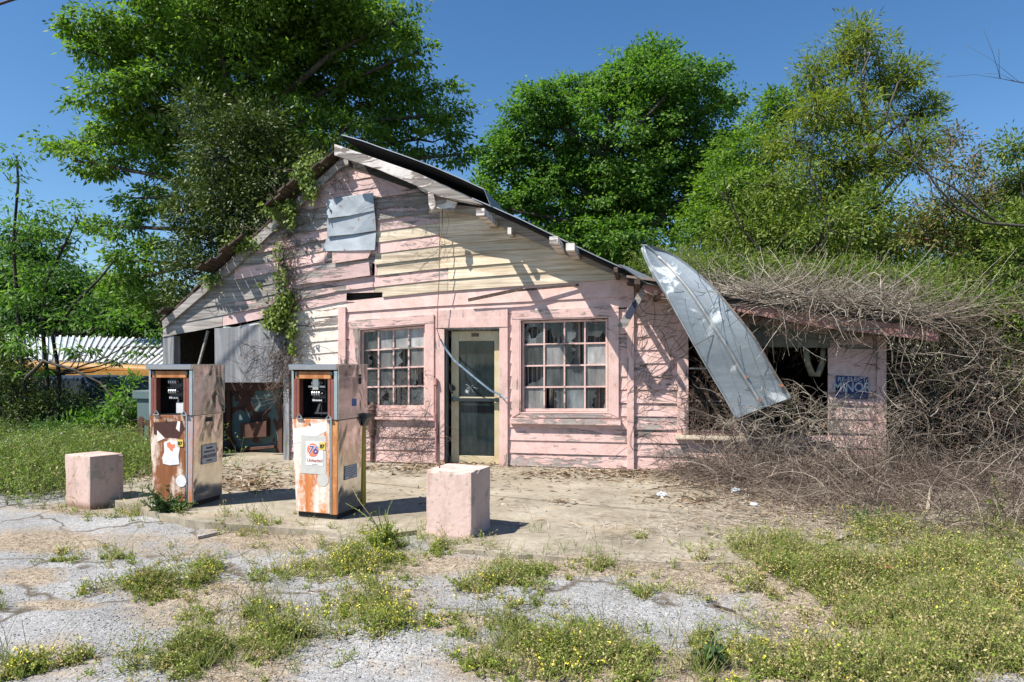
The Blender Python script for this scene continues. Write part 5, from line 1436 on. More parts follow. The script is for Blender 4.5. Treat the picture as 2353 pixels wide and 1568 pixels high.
sapling('leftmost tall sapling with spreading umbrella like leaf sprays', (62, 1062), [(62, 950), (50, 820), (40, 700), (30, 560), (42, 420), (38, 360)], [(38, 358, 36, 16), (10, 400, 40, 14), (50, 480, 80, 26), (20, 540, 60, 30), (100, 520, 60, 24), (30, 620, 60, 40)], 11.8, 50, 28, 31)
sapling('sapling forking behind the left pink block with a leaning crown', (108, 1066), [(112, 950), (106, 840), (96, 740), (110, 640), (150, 560), (178, 500)], [(170, 490, 55, 26), (130, 560, 60, 26), (190, 540, 30, 20), (110, 640, 70, 40), (60, 690, 60, 40)], 11.9, 50, 28, 32)
sapling('slender sapling nearest the shed with its crown over the tin roof', (126, 1062), [(130, 960), (136, 860), (120, 770), (170, 700), (230, 640), (262, 600)], [(215, 700, 60, 24), (150, 740, 70, 24), (262, 740, 40, 20), (60, 760, 60, 20), (330, 800, 26, 26), (352, 760, 20, 30), (60, 800, 40, 14), (190, 805, 50, 10), (110, 850, 50, 14), (290, 830, 30, 12)], 11.7, 60, 26, 33)
tree('background_tree', 'shaded far tree filling the gap behind the shed roof', 'tree', atZ(120, 900, 24), [(60, 640, 100, 70), (160, 680, 110, 60), (40, 560, 60, 40), (280, 720, 100, 50), (250, 680, 60, 30), (380, 720, 80, 60), (60, 740, 100, 40)], 24, 620, 50, .5, .2, .08, 'lf_far', 21, .2)
tree('background_tree', 'sunlit pale green far tree left of the gable', 'tree', atZ(270, 900, 30), [(240, 700, 70, 40), (310, 720, 60, 40), (180, 720, 70, 40), (340, 760, 60, 40)], 30, 300, 50, .6, .22, .09, 'lf_yel', 22, .15)
for i, (lst, Z, lb) in enumerate((([(1000, 720, 300, 120), (1300, 740, 300, 120)], 34, 'far wood seen only in gaps behind the store'), ([(1700, 620, 300, 120), (2050, 640, 300, 130), (2350, 640, 200, 160), (2700, 680, 260, 160)], 30, 'far wood behind the scrub on the right'), ([(-120, 740, 200, 90), (-420, 740, 220, 110)], 30, 'far wood beyond the left lawn'))):
    rng = np.random.default_rng(40 + i); bl = blobs_px(lst, Z, rng); P, d, _ = crown_points(bl, 900, rng); V, Q = leaf_cloud(P, d, 40, .9, .35, .15, rng)
    o = np_mesh('woodland', V, Q, M['lf_far']); tag(o, None, None, kind='stuff'); o['label'] = lb

# bushes
def bush(label, base, lst, Z, ncl, per, cr, L, Wd, lf, seed, zs=.4):
    rng = np.random.default_rng(seed); t = thing('bush', base, label, 'bush')
    bl = blobs_px(lst, Z, rng, zs); P, d, w_ = crown_points(bl, ncl, rng, .2); V, Q = leaf_cloud(P, d, per, cr, L, Wd, rng, .1, .9); np_mesh('foliage', V, Q, M[lf], t)
    b = np.array(base, float); n = 30; pk = P[rng.choice(len(P), n)]; S = np.repeat(b[None], n, 0) + rng.normal(size=(n, 3)) * np.array([.2, .2, 0]); mid = (S + pk) / 2 + rng.normal(size=(n, 3)) * .12
    PP = np.stack([S, mid, pk], 1); V, Q = tubesVQ(PP, np.repeat(np.array([[.014, .009, .003]]), n, 0)); np_mesh('stems', V, Q, M['barkdark'], t); return t
bush('dark shaded bush at the far left under the saplings', atZ(20, 1000, 11.5), [(0, 900, 60, 90), (30, 980, 70, 50), (10, 820, 40, 60)], 12.4, 220, 50, .22, .07, .03, 'lf_dark', 51)
bush('leafy bush with long leaves beside the rusted dispenser', atZ(270, 1030, 11.2), [(235, 980, 50, 30), (280, 950, 30, 50), (180, 1000, 60, 26), (300, 900, 16, 40), (250, 1010, 70, 22)], 11.2, 100, 34, .18, .10, .034, 'lf_mid', 52)
bush('brush pile of leaves in front of the blue car', atZ(160, 1010, 11.6), [(120, 1000, 60, 24), (200, 1010, 60, 20), (60, 1010, 60, 24), (210, 960, 40, 22)], 11.4, 130, 46, .18, .06, .022, 'lf_far', 53)
bush('yellow-green thicket spilling over the far end of the wing roof', (4.6, 9.9, -.1), [(2180, 700, 60, 36), (2250, 720, 90, 40), (2330, 720, 60, 70), (2280, 800, 80, 60), (2335, 850, 50, 80), (2200, 740, 50, 26)], 9.2, 360, 44, .2, .055, .024, 'lf_yel', 54)
bush('shaded green thicket at the right edge below the brambles', (5.2, 9.8, -.1), [(2330, 980, 60, 90), (2300, 1080, 70, 60), (2345, 900, 30, 60)], 9.8, 200, 44, .2, .06, .026, 'lf_dark', 55)
bush('low leafy growth rooted on the wing roof behind the bent tin', (1.9, 11.4, 2.3), [(1560, 615, 70, 24), (1680, 620, 110, 26), (1820, 628, 130, 28), (1960, 636, 130, 30), (2090, 660, 100, 32), (1480, 600, 50, 16)], 11.4, 520, 40, .2, .055, .022, 'lf_yel', 56)

bush('dark tangled growth between the saplings and the blue car', atZ(140, 1020, 11.9), [(60, 880, 50, 26), (140, 930, 60, 24), (230, 900, 40, 20), (80, 940, 60, 30), (290, 930, 30, 30), (20, 850, 40, 30)], 11.9, 190, 34, .18, .065, .024, 'lf_dark', 57)

# bare limbs against the sky
def bare(label, pts, Z, r, side, seed, mt='bark'):
    rng = random.Random(seed); mb = MB(); P = [atZ(x, y, Z) for x, y in pts]; mb.tube(P, [r * (1 - .8 * i / (len(P) - 1)) for i in range(len(P))], 6)
    for i in range(side):
        k = rng.uniform(.8, len(P) - 1.01); j = int(k); s = P[j].lerp(P[j + 1], k - j); d = (P[j + 1] - P[j]).normalized()
        a = Vector((rng.uniform(-1, 1), rng.uniform(-.4, .4), rng.uniform(-.2, 1))).normalized(); e = s + (d * .6 + a * .7) * rng.uniform(.3, .9); m_ = s.lerp(e, .5) + Vector((0, 0, .05))
        mb.tube([s, m_, e], [r * .3, r * .2, .003], 4)
    return tag(mb.build('bare_branch', M[mt], None, smooth=True), label, 'branch')
bare('long bare curved limb sweeping across the right side of the sky', [(2420, 524), (2350, 520), (2260, 512), (2200, 480), (2150, 425), (2100, 350), (2050, 275), (2000, 232)], 11.5, .030, 8, 61)
bare('second bare limb under the long curved one', [(2420, 560), (2330, 540), (2250, 480), (2190, 430), (2130, 400), (2040, 330)], 12.2, .035, 8, 62)
bare('short bare twig entering the sky at the right edge', [(2430, 200), (2360, 192), (2325, 186), (2285, 178)], 10, .012, 5, 63)
bare('dark forked limb in the scrub above the wing', [(1830, 640), (1800, 600), (1740, 570), (1700, 520), (1680, 460), (1640, 430)], 13.6, .04, 9, 64, 'barkdark')
bare('dark upright limb in the scrub right of the forked one', [(1860, 640), (1880, 560), (1900, 500), (1880, 440), (1860, 400), (1850, 350)], 13.6, .035, 9, 65, 'barkdark')
bare('bare fallen limb arching before the blue car', [(60, 870), (100, 830), (170, 850), (230, 880), (290, 950), (330, 1000)], 11.0, .035, 7, 66)

# ------------------------------------------------------------------ dead vines
M['vine'] = m_stalk('dead_vine', [(0, (.06, .045, .035)), (.35, (.19, .155, .12)), (.75, (.37, .315, .25)), (1, (.55, .49, .41))])
M['vinedark'] = m_stalk('dark_vine', [(0, (.05, .035, .03)), (.5, (.13, .09, .07)), (1, (.24, .18, .14))])
rng = RNG
def vine_obj(name, groups, mt, label=None):
    parts = []
    for (S, D, L, n, wob, grav, r) in groups:
        P = walk(S, D, L, n, wob, grav, rng)
        R_ = (r * rng.uniform(.6, 1.4, len(S)))[:, None] * np.linspace(1, .4, n)[None, :]
        V, Q = tubesVQ(P, R_, 3); parts.append((V, Q, 0))
        m = len(S) * 2; vi = rng.integers(0, len(S), m); pj = rng.integers(1, n - 1, m); base_ = P[vi, pj]; dd = P[vi, pj + 1] - P[vi, pj]; dd = nrm(dd) + rng.normal(size=(m, 3)) * .8
        T_ = walk(base_, dd, rng.uniform(.04, .20, m), 4, .2, grav, rng); V, Q = tubesVQ(T_, (R_[vi, pj] * .5)[:, None] * np.linspace(1, .4, 4)[None], 3); parts.append((V, Q, 0))
    V, Q, _ = joinVQ(parts)
    V[:, 2] = np.maximum(V[:, 2], -.09)
    o = np_mesh(name, V, Q, mt); tag(o, None, None, kind='stuff')
    if label: o['label'] = label
    return o
def U(a, b, n): return rng.uniform(a, b, n)
topA = np.array(sorted(top))
def roofz(x): return np.interp(x, topA[:, 0], topA[:, 1]) + .04
# mat on the wing roof
n = 3600; x = U(.95, 3.6, n); y = 9.0 + 3.2 * rng.random(n) ** 1.3; hh = .27 * np.clip((x - .2) / 1.2, 0, 1) * (.35 + .65 * np.clip((y - 9) / 1.0, 0, 1))
S = np.stack([x, y, roofz(x) + rng.random(n) * hh], 1); D = np.stack([rng.choice([-1, 1], n) * U(.6, 1, n), U(-.35, .35, n), U(-.3, .12, n) ], 1)
g1 = (S, D, U(.35, 1.3, n), 8, .22, .0, .0055)
n = 90; x = U(1.7, 3.2, n); S = np.stack([x, U(8.95, 9.1, n), roofz(x) + .05], 1); g2 = (S, np.stack([U(-.8, .8, n), U(-.8, -.1, n), U(-.1, .6, n)], 1), U(.3, .95, n), 12, .30, .20, .0048)
n = 160; x = U(.3, 3.6, n); S = np.stack([x, U(9.2, 12, n), roofz(x) + .18], 1); g2b = (S, np.stack([U(-1, 1, n), U(-.3, .3, n), U(.05, .5, n)], 1), U(.4, 1.1, n), 10, .25, .10, .004)
vine_obj('dead_vines', [g1, g2, g2b], M['vine'], 'mat of pale dead vines over the wing roof')
# brambles before the wing windows
n = 640; x = U(1.0, 3.1, n) - .0; S = np.stack([x, U(8.75, 9.35, n), U(-.05, .95, n)], 1)
keep = (x > 1.7) | (S[:, 2] < 1.0)
g3 = (S, np.stack([U(-1, 1, n), U(-.3, .2, n), U(-.2, 1, n)], 1), U(.25, .8, n), 8, .35, .05, .0035)
n = 330; S = np.stack([U(1.0, 1.9, n), U(9.15, 9.42, n), U(.15, 1.15, n)], 1); g4 = (S, np.stack([U(-1, 1, n), U(-.3, .2, n), U(-.5, 1, n)], 1), U(.15, .5, n), 8, .45, .05, .003)
n = 1500; S = np.stack([.1 + 3.3 * rng.random(n) ** .7, U(8.5, 9.4, n), U(-.03, .20, n)], 1); g5 = (S, np.stack([U(-1, 1, n), U(-.5, .5, n), U(-.1, .5, n)], 1), U(.2, .7, n), 7, .35, .06, .0032)
vine_obj('brambles', [g3, g4], M['vine'], 'bare brambles tangled across the wing windows')
M['vinemid'] = m_stalk('brown_vine', [(0, (.05, .035, .028)), (.45, (.13, .095, .075)), (.85, (.25, .195, .155)), (1, (.42, .35, .28))])
vine_obj('brambles', [g5], M['vinemid'], 'low brown tangle at the foot of the wing wall')
# right-hand thicket
n = 1500; x = 3.05 + 3.3 * rng.random(n); S = np.stack([x, U(8.7, 10.6, n), U(-.05, 1.6, n) * np.clip(1.15 - (x - 3) * .03, .5, 1)], 1)
g6 = (S, np.stack([U(-1, 1, n), U(-.6, .6, n), U(-.8, 1, n)], 1), U(.3, 1.2, n), 9, .32, .03, .0042)
n = 5600; x = U(.3, 6.2, n); y = U(6.2, 9.2, n) ; S = np.stack([x, y, U(-.06, .30, n) * np.clip((y - 6.3) / 1.6, .12, 1)], 1); kk = (y > 8.7 - (x - .3) * 1.45 + rng.normal(size=n) * .25); S = S[kk]; n = len(S)
g7 = (S, np.stack([U(-1, 1, n), U(-.6, .6, n), U(-.2, .5, n)], 1), U(.2, .9, n), 8, .30, .07, .0036)
n = 36; S = np.stack([U(3.4, 6, n), U(8.0, 9.0, n), U(.0, .3, n)], 1); g8 = (S, np.stack([U(-.5, .5, n), U(-.3, .3, n), U(.8, 1, n)], 1), U(1.0, 2.2, n), 12, .26, .02, .0055)
vine_obj('brambles', [g6, g8], M['vine'], 'deep thicket of dead brambles right of the store')
vine_obj('brambles', [g7], M['vinemid'], 'low brown tangle spreading over the ground at the right')
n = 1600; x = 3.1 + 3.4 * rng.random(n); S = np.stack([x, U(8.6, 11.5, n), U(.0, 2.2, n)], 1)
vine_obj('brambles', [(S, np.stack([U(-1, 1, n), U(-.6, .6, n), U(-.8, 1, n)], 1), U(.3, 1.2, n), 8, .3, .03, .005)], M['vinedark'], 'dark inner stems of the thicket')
# thick dark backing growth so the thicket reads solid
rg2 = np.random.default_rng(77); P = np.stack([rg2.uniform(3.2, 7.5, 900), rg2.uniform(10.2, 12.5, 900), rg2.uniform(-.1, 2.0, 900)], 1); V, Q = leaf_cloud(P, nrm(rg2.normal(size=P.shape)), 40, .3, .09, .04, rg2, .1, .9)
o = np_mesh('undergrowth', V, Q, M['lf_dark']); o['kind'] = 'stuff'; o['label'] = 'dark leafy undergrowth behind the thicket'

# dead runners on the front wall
def wallpts(lst, n):
    out = []; w_ = [l[4] for l in lst]; ch = rng.choice(len(lst), n, p=np.array(w_) / sum(w_))
    for c in ch:
        a, b, rx, ry, _ = lst[c]; p = onY(a + rng.uniform(-rx, rx), b + rng.uniform(-ry, ry), Y0 - rng.uniform(.03, .09)); out.append(tuple(p))
    return np.array(out)
def wallvine(lst, n, L, up, r, wob=.3):
    S = wallpts(lst, n); D = np.stack([U(-1, 1, n), U(-.05, .05, n), U(-.4, 1, n) * up], 1); P = walk(S, D, U(*L, n), 8, wob, 0, rng); P[:, :, 1] = S[:, None, 1] + (P[:, :, 1] - S[:, None, 1]) * .12
    return tubesVQ(P, (r * rng.uniform(.6, 1.4, n))[:, None] * np.linspace(1, .5, 8)[None]) + (0,)
V, Q, _ = joinVQ([wallvine([(890, 1010, 100, 50, 3), (880, 900, 60, 60, 1), (960, 1000, 40, 50, 1)], 260, (.2, .7), 1.0, .0026),
                  wallvine([(1470, 780, 20, 120, 1), (1510, 830, 50, 90, 1.5), (1500, 980, 60, 90, 1)], 90, (.3, .8), 1.3, .0032),
                  wallvine([(1635, 900, 50, 90, 1), (1640, 960, 55, 60, 2)], 420, (.15, .6), 1.2, .0032),
                  wallvine([(900, 470, 60, 60, 1), (980, 560, 50, 60, 1)], 60, (.2, .6), 1, .0022),
                  wallvine([(655, 560, 22, 90, 2), (660, 800, 20, 120, 3), (640, 870, 30, 60, 1), (600, 840, 50, 50, .5)], 620, (.2, .7), 2.2, .0028),
                  wallvine([(760, 400, 40, 50, 1), (700, 470, 30, 50, 1)], 160, (.15, .5), 1, .0026)])
o = np_mesh('wall_vines', V, Q, M['vinedark']); o['kind'] = 'stuff'; o['label'] = 'thin dead runners clinging to the front wall'
# green creeper
def creeper(label, lst, n, L, Wd, seed, lf='lf_yel'):
    rg_ = np.random.default_rng(seed); C = []
    for (a, b, rx, ry, w_) in lst:
        for i in range(int(n * w_)):
            C.append(tuple(onY(a + rg_.normal() * rx * .5, b + rg_.normal() * ry * .5, Y0 - rg_.uniform(.05, .22))))
    C = np.array(C); K = len(C); D = nrm(rg_.normal(size=(K, 3)) * .6 + np.array([0, -.2, -.7])); N_ = nrm(rg_.normal(size=(K, 3)) * .5 + np.array([-.1, -1, .3]))
    V1, Q1 = leafVQ(C, D, N_, L * rg_.uniform(.6, 1.3, K), Wd * rg_.uniform(.7, 1.3, K))
    t = thing('creeper', (lst[0] and tuple(onY(lst[0][0], lst[0][1], Y0 - .1))), label, 'climbing plant'); np_mesh('leaves', V1, Q1, M[lf], t)
    k = 26; S = C[rg_.choice(K, k)]; P = walk(S, np.stack([rg_.uniform(-.3, .3, k), np.zeros(k), rg_.uniform(-1, 1, k)], 1), rg_.uniform(.3, .9, k), 8, .15, 0, rg_); V2, Q2 = tubesVQ(P, np.full((k, 8), .003)); np_mesh('stems', V2, Q2, M['vinedark'], t)
creeper('green leafy creeper hanging down the left half of the gable', [(640, 725, 36, 26, 1.6), (655, 690, 24, 22, .9), (625, 745, 20, 14, .5), (668, 765, 12, 20, .4), (645, 640, 14, 40, .4), (640, 580, 16, 40, .25), (668, 500, 12, 30, .35), (668, 470, 14, 12, .3), (672, 800, 8, 14, .2), (595, 655, 10, 6, .06), (700, 400, 26, 40, 1.6), (715, 440, 14, 20, .5), (640, 480, 40, 24, 1.2), (560, 560, 34, 20, .9), (480, 640, 24, 20, .7), (730, 365, 18, 18, .7)], 260, .06, .045, 71)

# ------------------------------------------------------------------ weeds, flowers, litter
M['wd1'] = m_leaf('weed_leaf', (.13, .17, .03), (.22, .28, .045), (.36, .40, .09), trans=.3, rough=.55, spec=.3)
M['wd2'] = m_leaf('meadow_leaf', (.09, .15, .03), (.16, .24, .045), (.27, .35, .08), trans=.3, rough=.55, spec=.3)
M['wd3'] = m_leaf('dry_weed_leaf', (.30, .22, .10), (.40, .33, .15), (.52, .46, .24), trans=.2, rough=.7, spec=.2)
M['flower'] = m_plain('yellow_petal', (.80, .66, .06), .6, var=.3)
M['wflower'] = m_plain('pale_petal', (.70, .70, .60), .6, var=.3)
M['wstem'] = m_stalk('weed_stem', [(0, (.14, .17, .05)), (.6, (.22, .25, .08)), (1, (.30, .24, .12))])
slabpoly = np.array(fr + [(xR, 8.2), (xR, 15.2), (-7.9, 15.2), (-7.9, jt[0][1])])
def in_slab(x, y):
    c = np.zeros(len(x), bool); P = slabpoly; k = len(P)
    for i in range(k):
        x1, y1 = P[i]; x2, y2 = P[(i + 1) % k]
        m_ = ((y1 > y) != (y2 > y)) & (x < (x2 - x1) * (y - y1) / (y2 - y1 + 1e-12) + x1); c ^= m_
    return c
def patch(x, y):
    return np.sin(3.1 * x + 1.7 * y) + np.sin(5.3 * y - 2.9 * x + 1.3) + .8 * np.sin(9.7 * x + 6.1 * y + .5) + .7 * np.sin(13.1 * y - 11.3 * x) + .5 * np.sin(23 * x + 17 * y)
def weed_pts(lst, n, thr):
    P, ch = ground_pts(lst, n * 5, True); w1 = patch(P[:, 0] * 1.3, P[:, 1] * 1.3) * .05; w2 = patch(P[:, 1] * 1.2 + 3, P[:, 0] * 1.5) * .05
    P[:, 0] += w1; P[:, 1] += w2
    v = patch(P[:, 0] * 1.6, P[:, 1] * 1.6) + rng.normal(size=len(P)) * .7
    k_ = v > thr; P = P[k_][:n]; H_ = np.clip(.35 + .38 * (v[k_][:n] - thr), .3, 1.4); return P, len(P), H_
def ground_pts(lst, n, soft=False):
    """lst of (px,py,rx,ry,weight,...); uniform in picture ellipse -> ground"""
    w_ = np.array([l[4] * l[2] * l[3] for l in lst], float); ch = rng.choice(len(lst), n, p=w_ / w_.sum())
    a = rng.random(n) * 2 * np.pi; r_ = np.sqrt(rng.random(n)) * (1 + .38 * rng.normal(size=n))
    if soft: r_ = np.abs(rng.normal(size=n)) * .78
    L_ = np.array([l[:4] for l in lst], float)[ch]
    px = L_[:, 0] + L_[:, 2] * r_ * np.cos(a); py = np.clip(L_[:, 1] + L_[:, 3] * r_ * np.sin(a), 1012, 1800)
    Z = (-.08 - EYE) / ((HY - py) / F); A = (px - CX) / F
    x = (CA * A - SA) * Z; y = (SA * A + CA) * Z
    z = np.where(in_slab(x, y), .0, gz(x, y)); return np.stack([x, y, z], 1), ch
def weeds(name, lst, n, h, stems, leaves, L, Wd, mats, label, flowers=.0, spread=.55, grav=.0, dry=.15, fl='flower', thr=.1):
    P, n, H0 = weed_pts(lst, n, thr); hs_ = h * rng.uniform(.4, 1.45, n) * H0
    S = np.repeat(P, stems, 0) + rng.normal(size=(n * stems, 3)) * np.array([.012, .012, 0]); H_ = np.repeat(hs_, stems)
    D = np.concatenate([rng.normal(size=(n * stems, 2)) * spread, np.ones((n * stems, 1))], 1)
    k = 6; W_ = walk(S, D, H_, k, .22, grav, rng); V1, Q1 = tubesVQ(W_, np.full((n * stems, k), .0011) * np.linspace(1.5, .6, k)[None])
    K = n * stems * leaves; si = np.repeat(np.arange(n * stems), leaves); t = rng.random(K) ** .8 * (k - 1.01); j = t.astype(int); f = (t - j)[:, None]
    C = W_[si, j] * (1 - f) + W_[si, j + 1] * f
    Dd = nrm(rng.normal(size=(K, 3)) + np.array([0, 0, .35])); Nn = nrm(rng.normal(size=(K, 3)) * .6 + np.array([0, 0, 1]))
    V2, Q2 = leafVQ(C, Dd, Nn, L * rng.uniform(.5, 1.4, K), Wd * rng.uniform(.6, 1.4, K))
    isdry = rng.random(n) < dry; m2 = np.where(np.repeat(isdry, stems * leaves), 2, 1)
    parts = [(V1, Q1, 0), (V2, Q2, 1)]
    if flowers:
        fm = np.repeat(np.clip(patch(P[:, 0] * .9 + 5, P[:, 1] * .9 + 2), 0, 2), stems); sel = np.nonzero(rng.random(n * stems) < flowers * fm * 1.3)[0]; C = np.repeat(W_[sel, -1], 3, 0) + rng.normal(size=(len(sel) * 3, 3)) * .008
        V3, Q3 = leafVQ(C, rng.normal(size=C.shape), rng.normal(size=C.shape), np.full(len(C), .013) * rng.uniform(.6, 1.4, len(C)), np.full(len(C), .011)); parts.append((V3, Q3, 3))
    V, Q, mi = joinVQ(parts); mi = mi.copy(); o_ = len(Q1); mi[o_:o_ + len(Q2)] = m2
    o = np_mesh(name, V, Q, [M['wstem'], M[mats], M['wd3'], M[fl]], None, mi); o['kind'] = 'stuff'; o['label'] = label; return o
NEAR = [(330, 1352, 105, 18, 1.3), (475, 1318, 75, 24, 1.1), (650, 1330, 70, 22, .8), (820, 1300, 130, 36, 1.2), (900, 1268, 60, 26, 1.6), (1040, 1280, 70, 12, .7), (1160, 1345, 55, 40, 1.0), (1240, 1340, 60, 20, .5), (1380, 1330, 60, 24, .9), (1450, 1375, 50, 20, .8),
        (265, 1282, 42, 18, 1.3), (170, 1282, 34, 12, .8), (310, 1192, 70, 14, .9), (140, 1178, 50, 11, .7), (590, 1225, 62, 26, 1.6), (600, 1430, 90, 60, .9), (640, 1490, 60, 50, 1.2), (480, 1530, 110, 36, 1.3), (770, 1425, 38, 22, .8), (880, 1420, 70, 45, 1.0), (860, 1350, 40, 30, .6),
        (1150, 1490, 80, 60, 1.3), (1300, 1510, 130, 50, 1.2), (1430, 1520, 80, 45, .9), (1600, 1520, 60, 46, 1.0), (1750, 1530, 110, 36, 1.2), (1480, 1255, 30, 10, .6), (1230, 1245, 22, 10, .6), (20, 1540, 50, 30, 1.3), (0, 1395, 22, 22, 1), (140, 1525, 30, 18, .5), (1920, 1415, 22, 14, .6), (1610, 1560, 60, 30, .8)]
weeds('weeds', NEAR, 3300, .115, 6, 8, .016, .008, 'wd1', 'low yellow flowered weeds in the cracks of the asphalt', .10, dry=.30, spread=1.0)
RIGHT = [(1780, 1310, 120, 28, 1.2), (1950, 1330, 180, 60, 1.1), (2180, 1340, 180, 80, 1.1), (2260, 1450, 130, 110, 1.0), (2120, 1500, 140, 90, .9), (2000, 1540, 120, 40, 1.0), (2290, 1240, 80, 50, .9), (2060, 1245, 130, 26, .6), (1960, 1420, 60, 30, .5), (2620, 1420, 240, 150, .35), (2620, 1250, 240, 50, .5)]
weeds('weeds', RIGHT, 5200, .14, 6, 8, .018, .009, 'wd1', 'yellow-green weeds spreading over the right foreground', .03, dry=.50, thr=-.7, spread=.8)
LEFTG = [(170, 1075, 200, 40, 1), (60, 1110, 120, 34, 1.2), (300, 1060, 50, 30, .8), (20, 1050, 90, 30, 1), (-260, 1075, 220, 45, .5)]
weeds('grass', LEFTG, 3900, .34, 5, 8, .04, .013, 'wd2', 'tall green grass and weeds left of the pink block', .05, spread=.3, dry=.06, fl='wflower', thr=-9)
# grass tufts
P, _ = ground_pts(NEAR + RIGHT + RIGHT + [(1150, 1290, 900, 20, .1), (700, 1450, 600, 90, .05)], 2300, True); nb = 9; K = len(P) * nb
C = np.repeat(P, nb, 0) + rng.normal(size=(K, 3)) * np.array([.008, .008, 0]); D = np.concatenate([rng.normal(size=(K, 2)) * .55, np.ones((K, 1))], 1)
V, Q = leafVQ(C, D, nrm(rng.normal(size=(K, 3))), rng.uniform(.04, .15, K), rng.uniform(.002, .005, K))
M['blade'] = m_leaf('grass_blade', (.12, .16, .04), (.22, .25, .07), (.42, .38, .18), trans=.25)
o = np_mesh('grass', V, Q, M['blade']); o['kind'] = 'stuff'; o['label'] = 'thin grass tufts between the weeds'
# taller stalks among the weeds
P, _ = ground_pts(NEAR + RIGHT, 900); 
vp = walk(P, np.concatenate([rng.normal(size=(len(P), 2)) * .25, np.ones((len(P), 1))], 1), U(.12, .34, len(P)), 7, .14, .0, rng)
V, Q = tubesVQ(vp, np.full((len(P), 7), .0014)); o = np_mesh('seed_stalks', V, Q, M['wstem']); o['kind'] = 'stuff'; o['label'] = 'thin seed stalks standing above the weeds'

P, _ = ground_pts(NEAR + RIGHT + RIGHT, 2600); P = P[patch(P[:, 0] + 4, P[:, 1] - 3) > .1]
vp = walk(P, np.concatenate([rng.normal(size=(len(P), 2)) * .9, np.ones((len(P), 1)) * .7], 1), U(.05, .18, len(P)), 6, .3, .05, rng)
V, Q = tubesVQ(vp, np.full((len(P), 6), .0013)); 
M['drytwig'] = m_stalk('dry_twig', [(0, (.16, .10, .06)), (.5, (.30, .22, .14)), (1, (.46, .38, .27))])
o = np_mesh('dry_twigs', V, Q, M['drytwig']); o['kind'] = 'stuff'; o['label'] = 'brown dried twigs among the weeds'

# litter
M['litter'] = m_stalk('leaf_litter', [(0, (.07, .04, .022)), (.3, (.17, .105, .06)), (.6, (.30, .21, .13)), (.85, (.42, .33, .23)), (1, (.52, .45, .36))], .85)
M['straw'] = m_stalk('straw', [(0, (.16, .11, .075)), (.4, (.30, .235, .17)), (.8, (.44, .37, .28)), (1, (.56, .49, .40))], .85)
def litter(name, lst, n, L, Wd, mt, label, lift=.01, tilt=.25):
    P, ch = ground_pts(lst, n); P[:, 2] += .002 + rng.random(n) * lift
    a = rng.random(n) * 2 * np.pi; D = np.stack([np.cos(a), np.sin(a) * .7, rng.normal(size=n) * tilt * .5], 1); N_ = nrm(np.array([0, 0, 1.]) + rng.normal(size=(n, 3)) * tilt)
    V, Q = leafVQ(P, D, N_, rng.uniform(*L, n), rng.uniform(*Wd, n)); o = np_mesh(name, V, Q, mt); o['kind'] = 'stuff'; o['label'] = label
litter('leaf_litter', [(580, 1128, 90, 18, 2.2), (560, 1095, 120, 18, .7), (330, 1110, 60, 10, 1), (930, 1092, 160, 13, 1.5), (1050, 1082, 160, 8, 1.5), (1300, 1105, 130, 16, 1.2), (1450, 1100, 120, 20, 1.8), (1650, 1125, 150, 30, 1.6), (1300, 1172, 40, 7, .8), (1600, 1170, 120, 16, .9), (1500, 1100, 300, 24, .4), (1050, 1150, 350, 60, .04), (1900, 1190, 200, 30, 1)],
       9000, (.04, .16), (.008, .028), M['litter'], 'dry brown leaves and bark scraps on the concrete', .018, .45)
litter('dead_straw', [(1500, 1100, 260, 26, 1), (1700, 1150, 200, 44, 1.4), (1900, 1200, 240, 46, 1.3), (1250, 1090, 200, 12, .8), (950, 1080, 150, 10, .8), (2100, 1220, 250, 50, 1.2), (1500, 1240, 250, 40, .25), (1640, 1225, 200, 30, .6), (1850, 1180, 260, 50, 1.2)], 14000, (.06, .26), (.003, .007), M['straw'], 'dead straw drifted against the store and brambles', .05, .3)
litter('dead_straw', [(880, 1290, 260, 44, 1), (620, 1235, 150, 30, 1), (1350, 1310, 280, 26, 1.2), (1650, 1320, 250, 34, 1.1), (480, 1340, 330, 30, .5), (330, 1240, 300, 40, .5), (700, 1400, 250, 50, .5), (1000, 1350, 200, 30, .5), (2000, 1400, 330, 140, 1.3), (1450, 1520, 480, 50, .7), (600, 1500, 220, 60, .7), (90, 1250, 120, 20, .8), (1840, 1440, 90, 30, .8)],
       13500, (.02, .13), (.002, .005), M['straw'], 'short dead straw scattered over the gravel and soil', .012, .25)
# loose stones
nS = 9000; P, _ = ground_pts([(600, 1420, 700, 150, 1), (1400, 1420, 600, 130, 1), (300, 1280, 400, 60, .6), (1250, 1290, 300, 30, .6)], nS)
P = P[~in_slab(P[:, 0], P[:, 1])]; nS = len(P); r_ = .0035 + .006 * rng.random(nS) ** 3
octa = np.array([[1, 0, 0], [-1, 0, 0], [0, 1, 0], [0, -1, 0], [0, 0, .7], [0, 0, -.7]], float); T = np.array([[0, 2, 4], [2, 1, 4], [1, 3, 4], [3, 0, 4], [2, 0, 5], [1, 2, 5], [3, 1, 5], [0, 3, 5]])
V = (P[:, None, :] + octa[None] * r_[:, None, None] * rng.uniform(.6, 1.4, (nS, 6, 1))).reshape(-1, 3); V[:, 2] += .002
T_ = (T[None] + (np.arange(nS) * 6)[:, None, None]).reshape(-1, 3)
M['stone'] = m_stalk('loose_stone', [(0, (.16, .155, .15)), (.45, (.27, .265, .26)), (.85, (.38, .37, .355)), (.95, (.33, .23, .16)), (1, (.45, .44, .42))], .9)
o = np_mesh('gravel', V, T_, M['stone']); o['kind'] = 'stuff'; o['label'] = 'loose gravel over the worn asphalt'

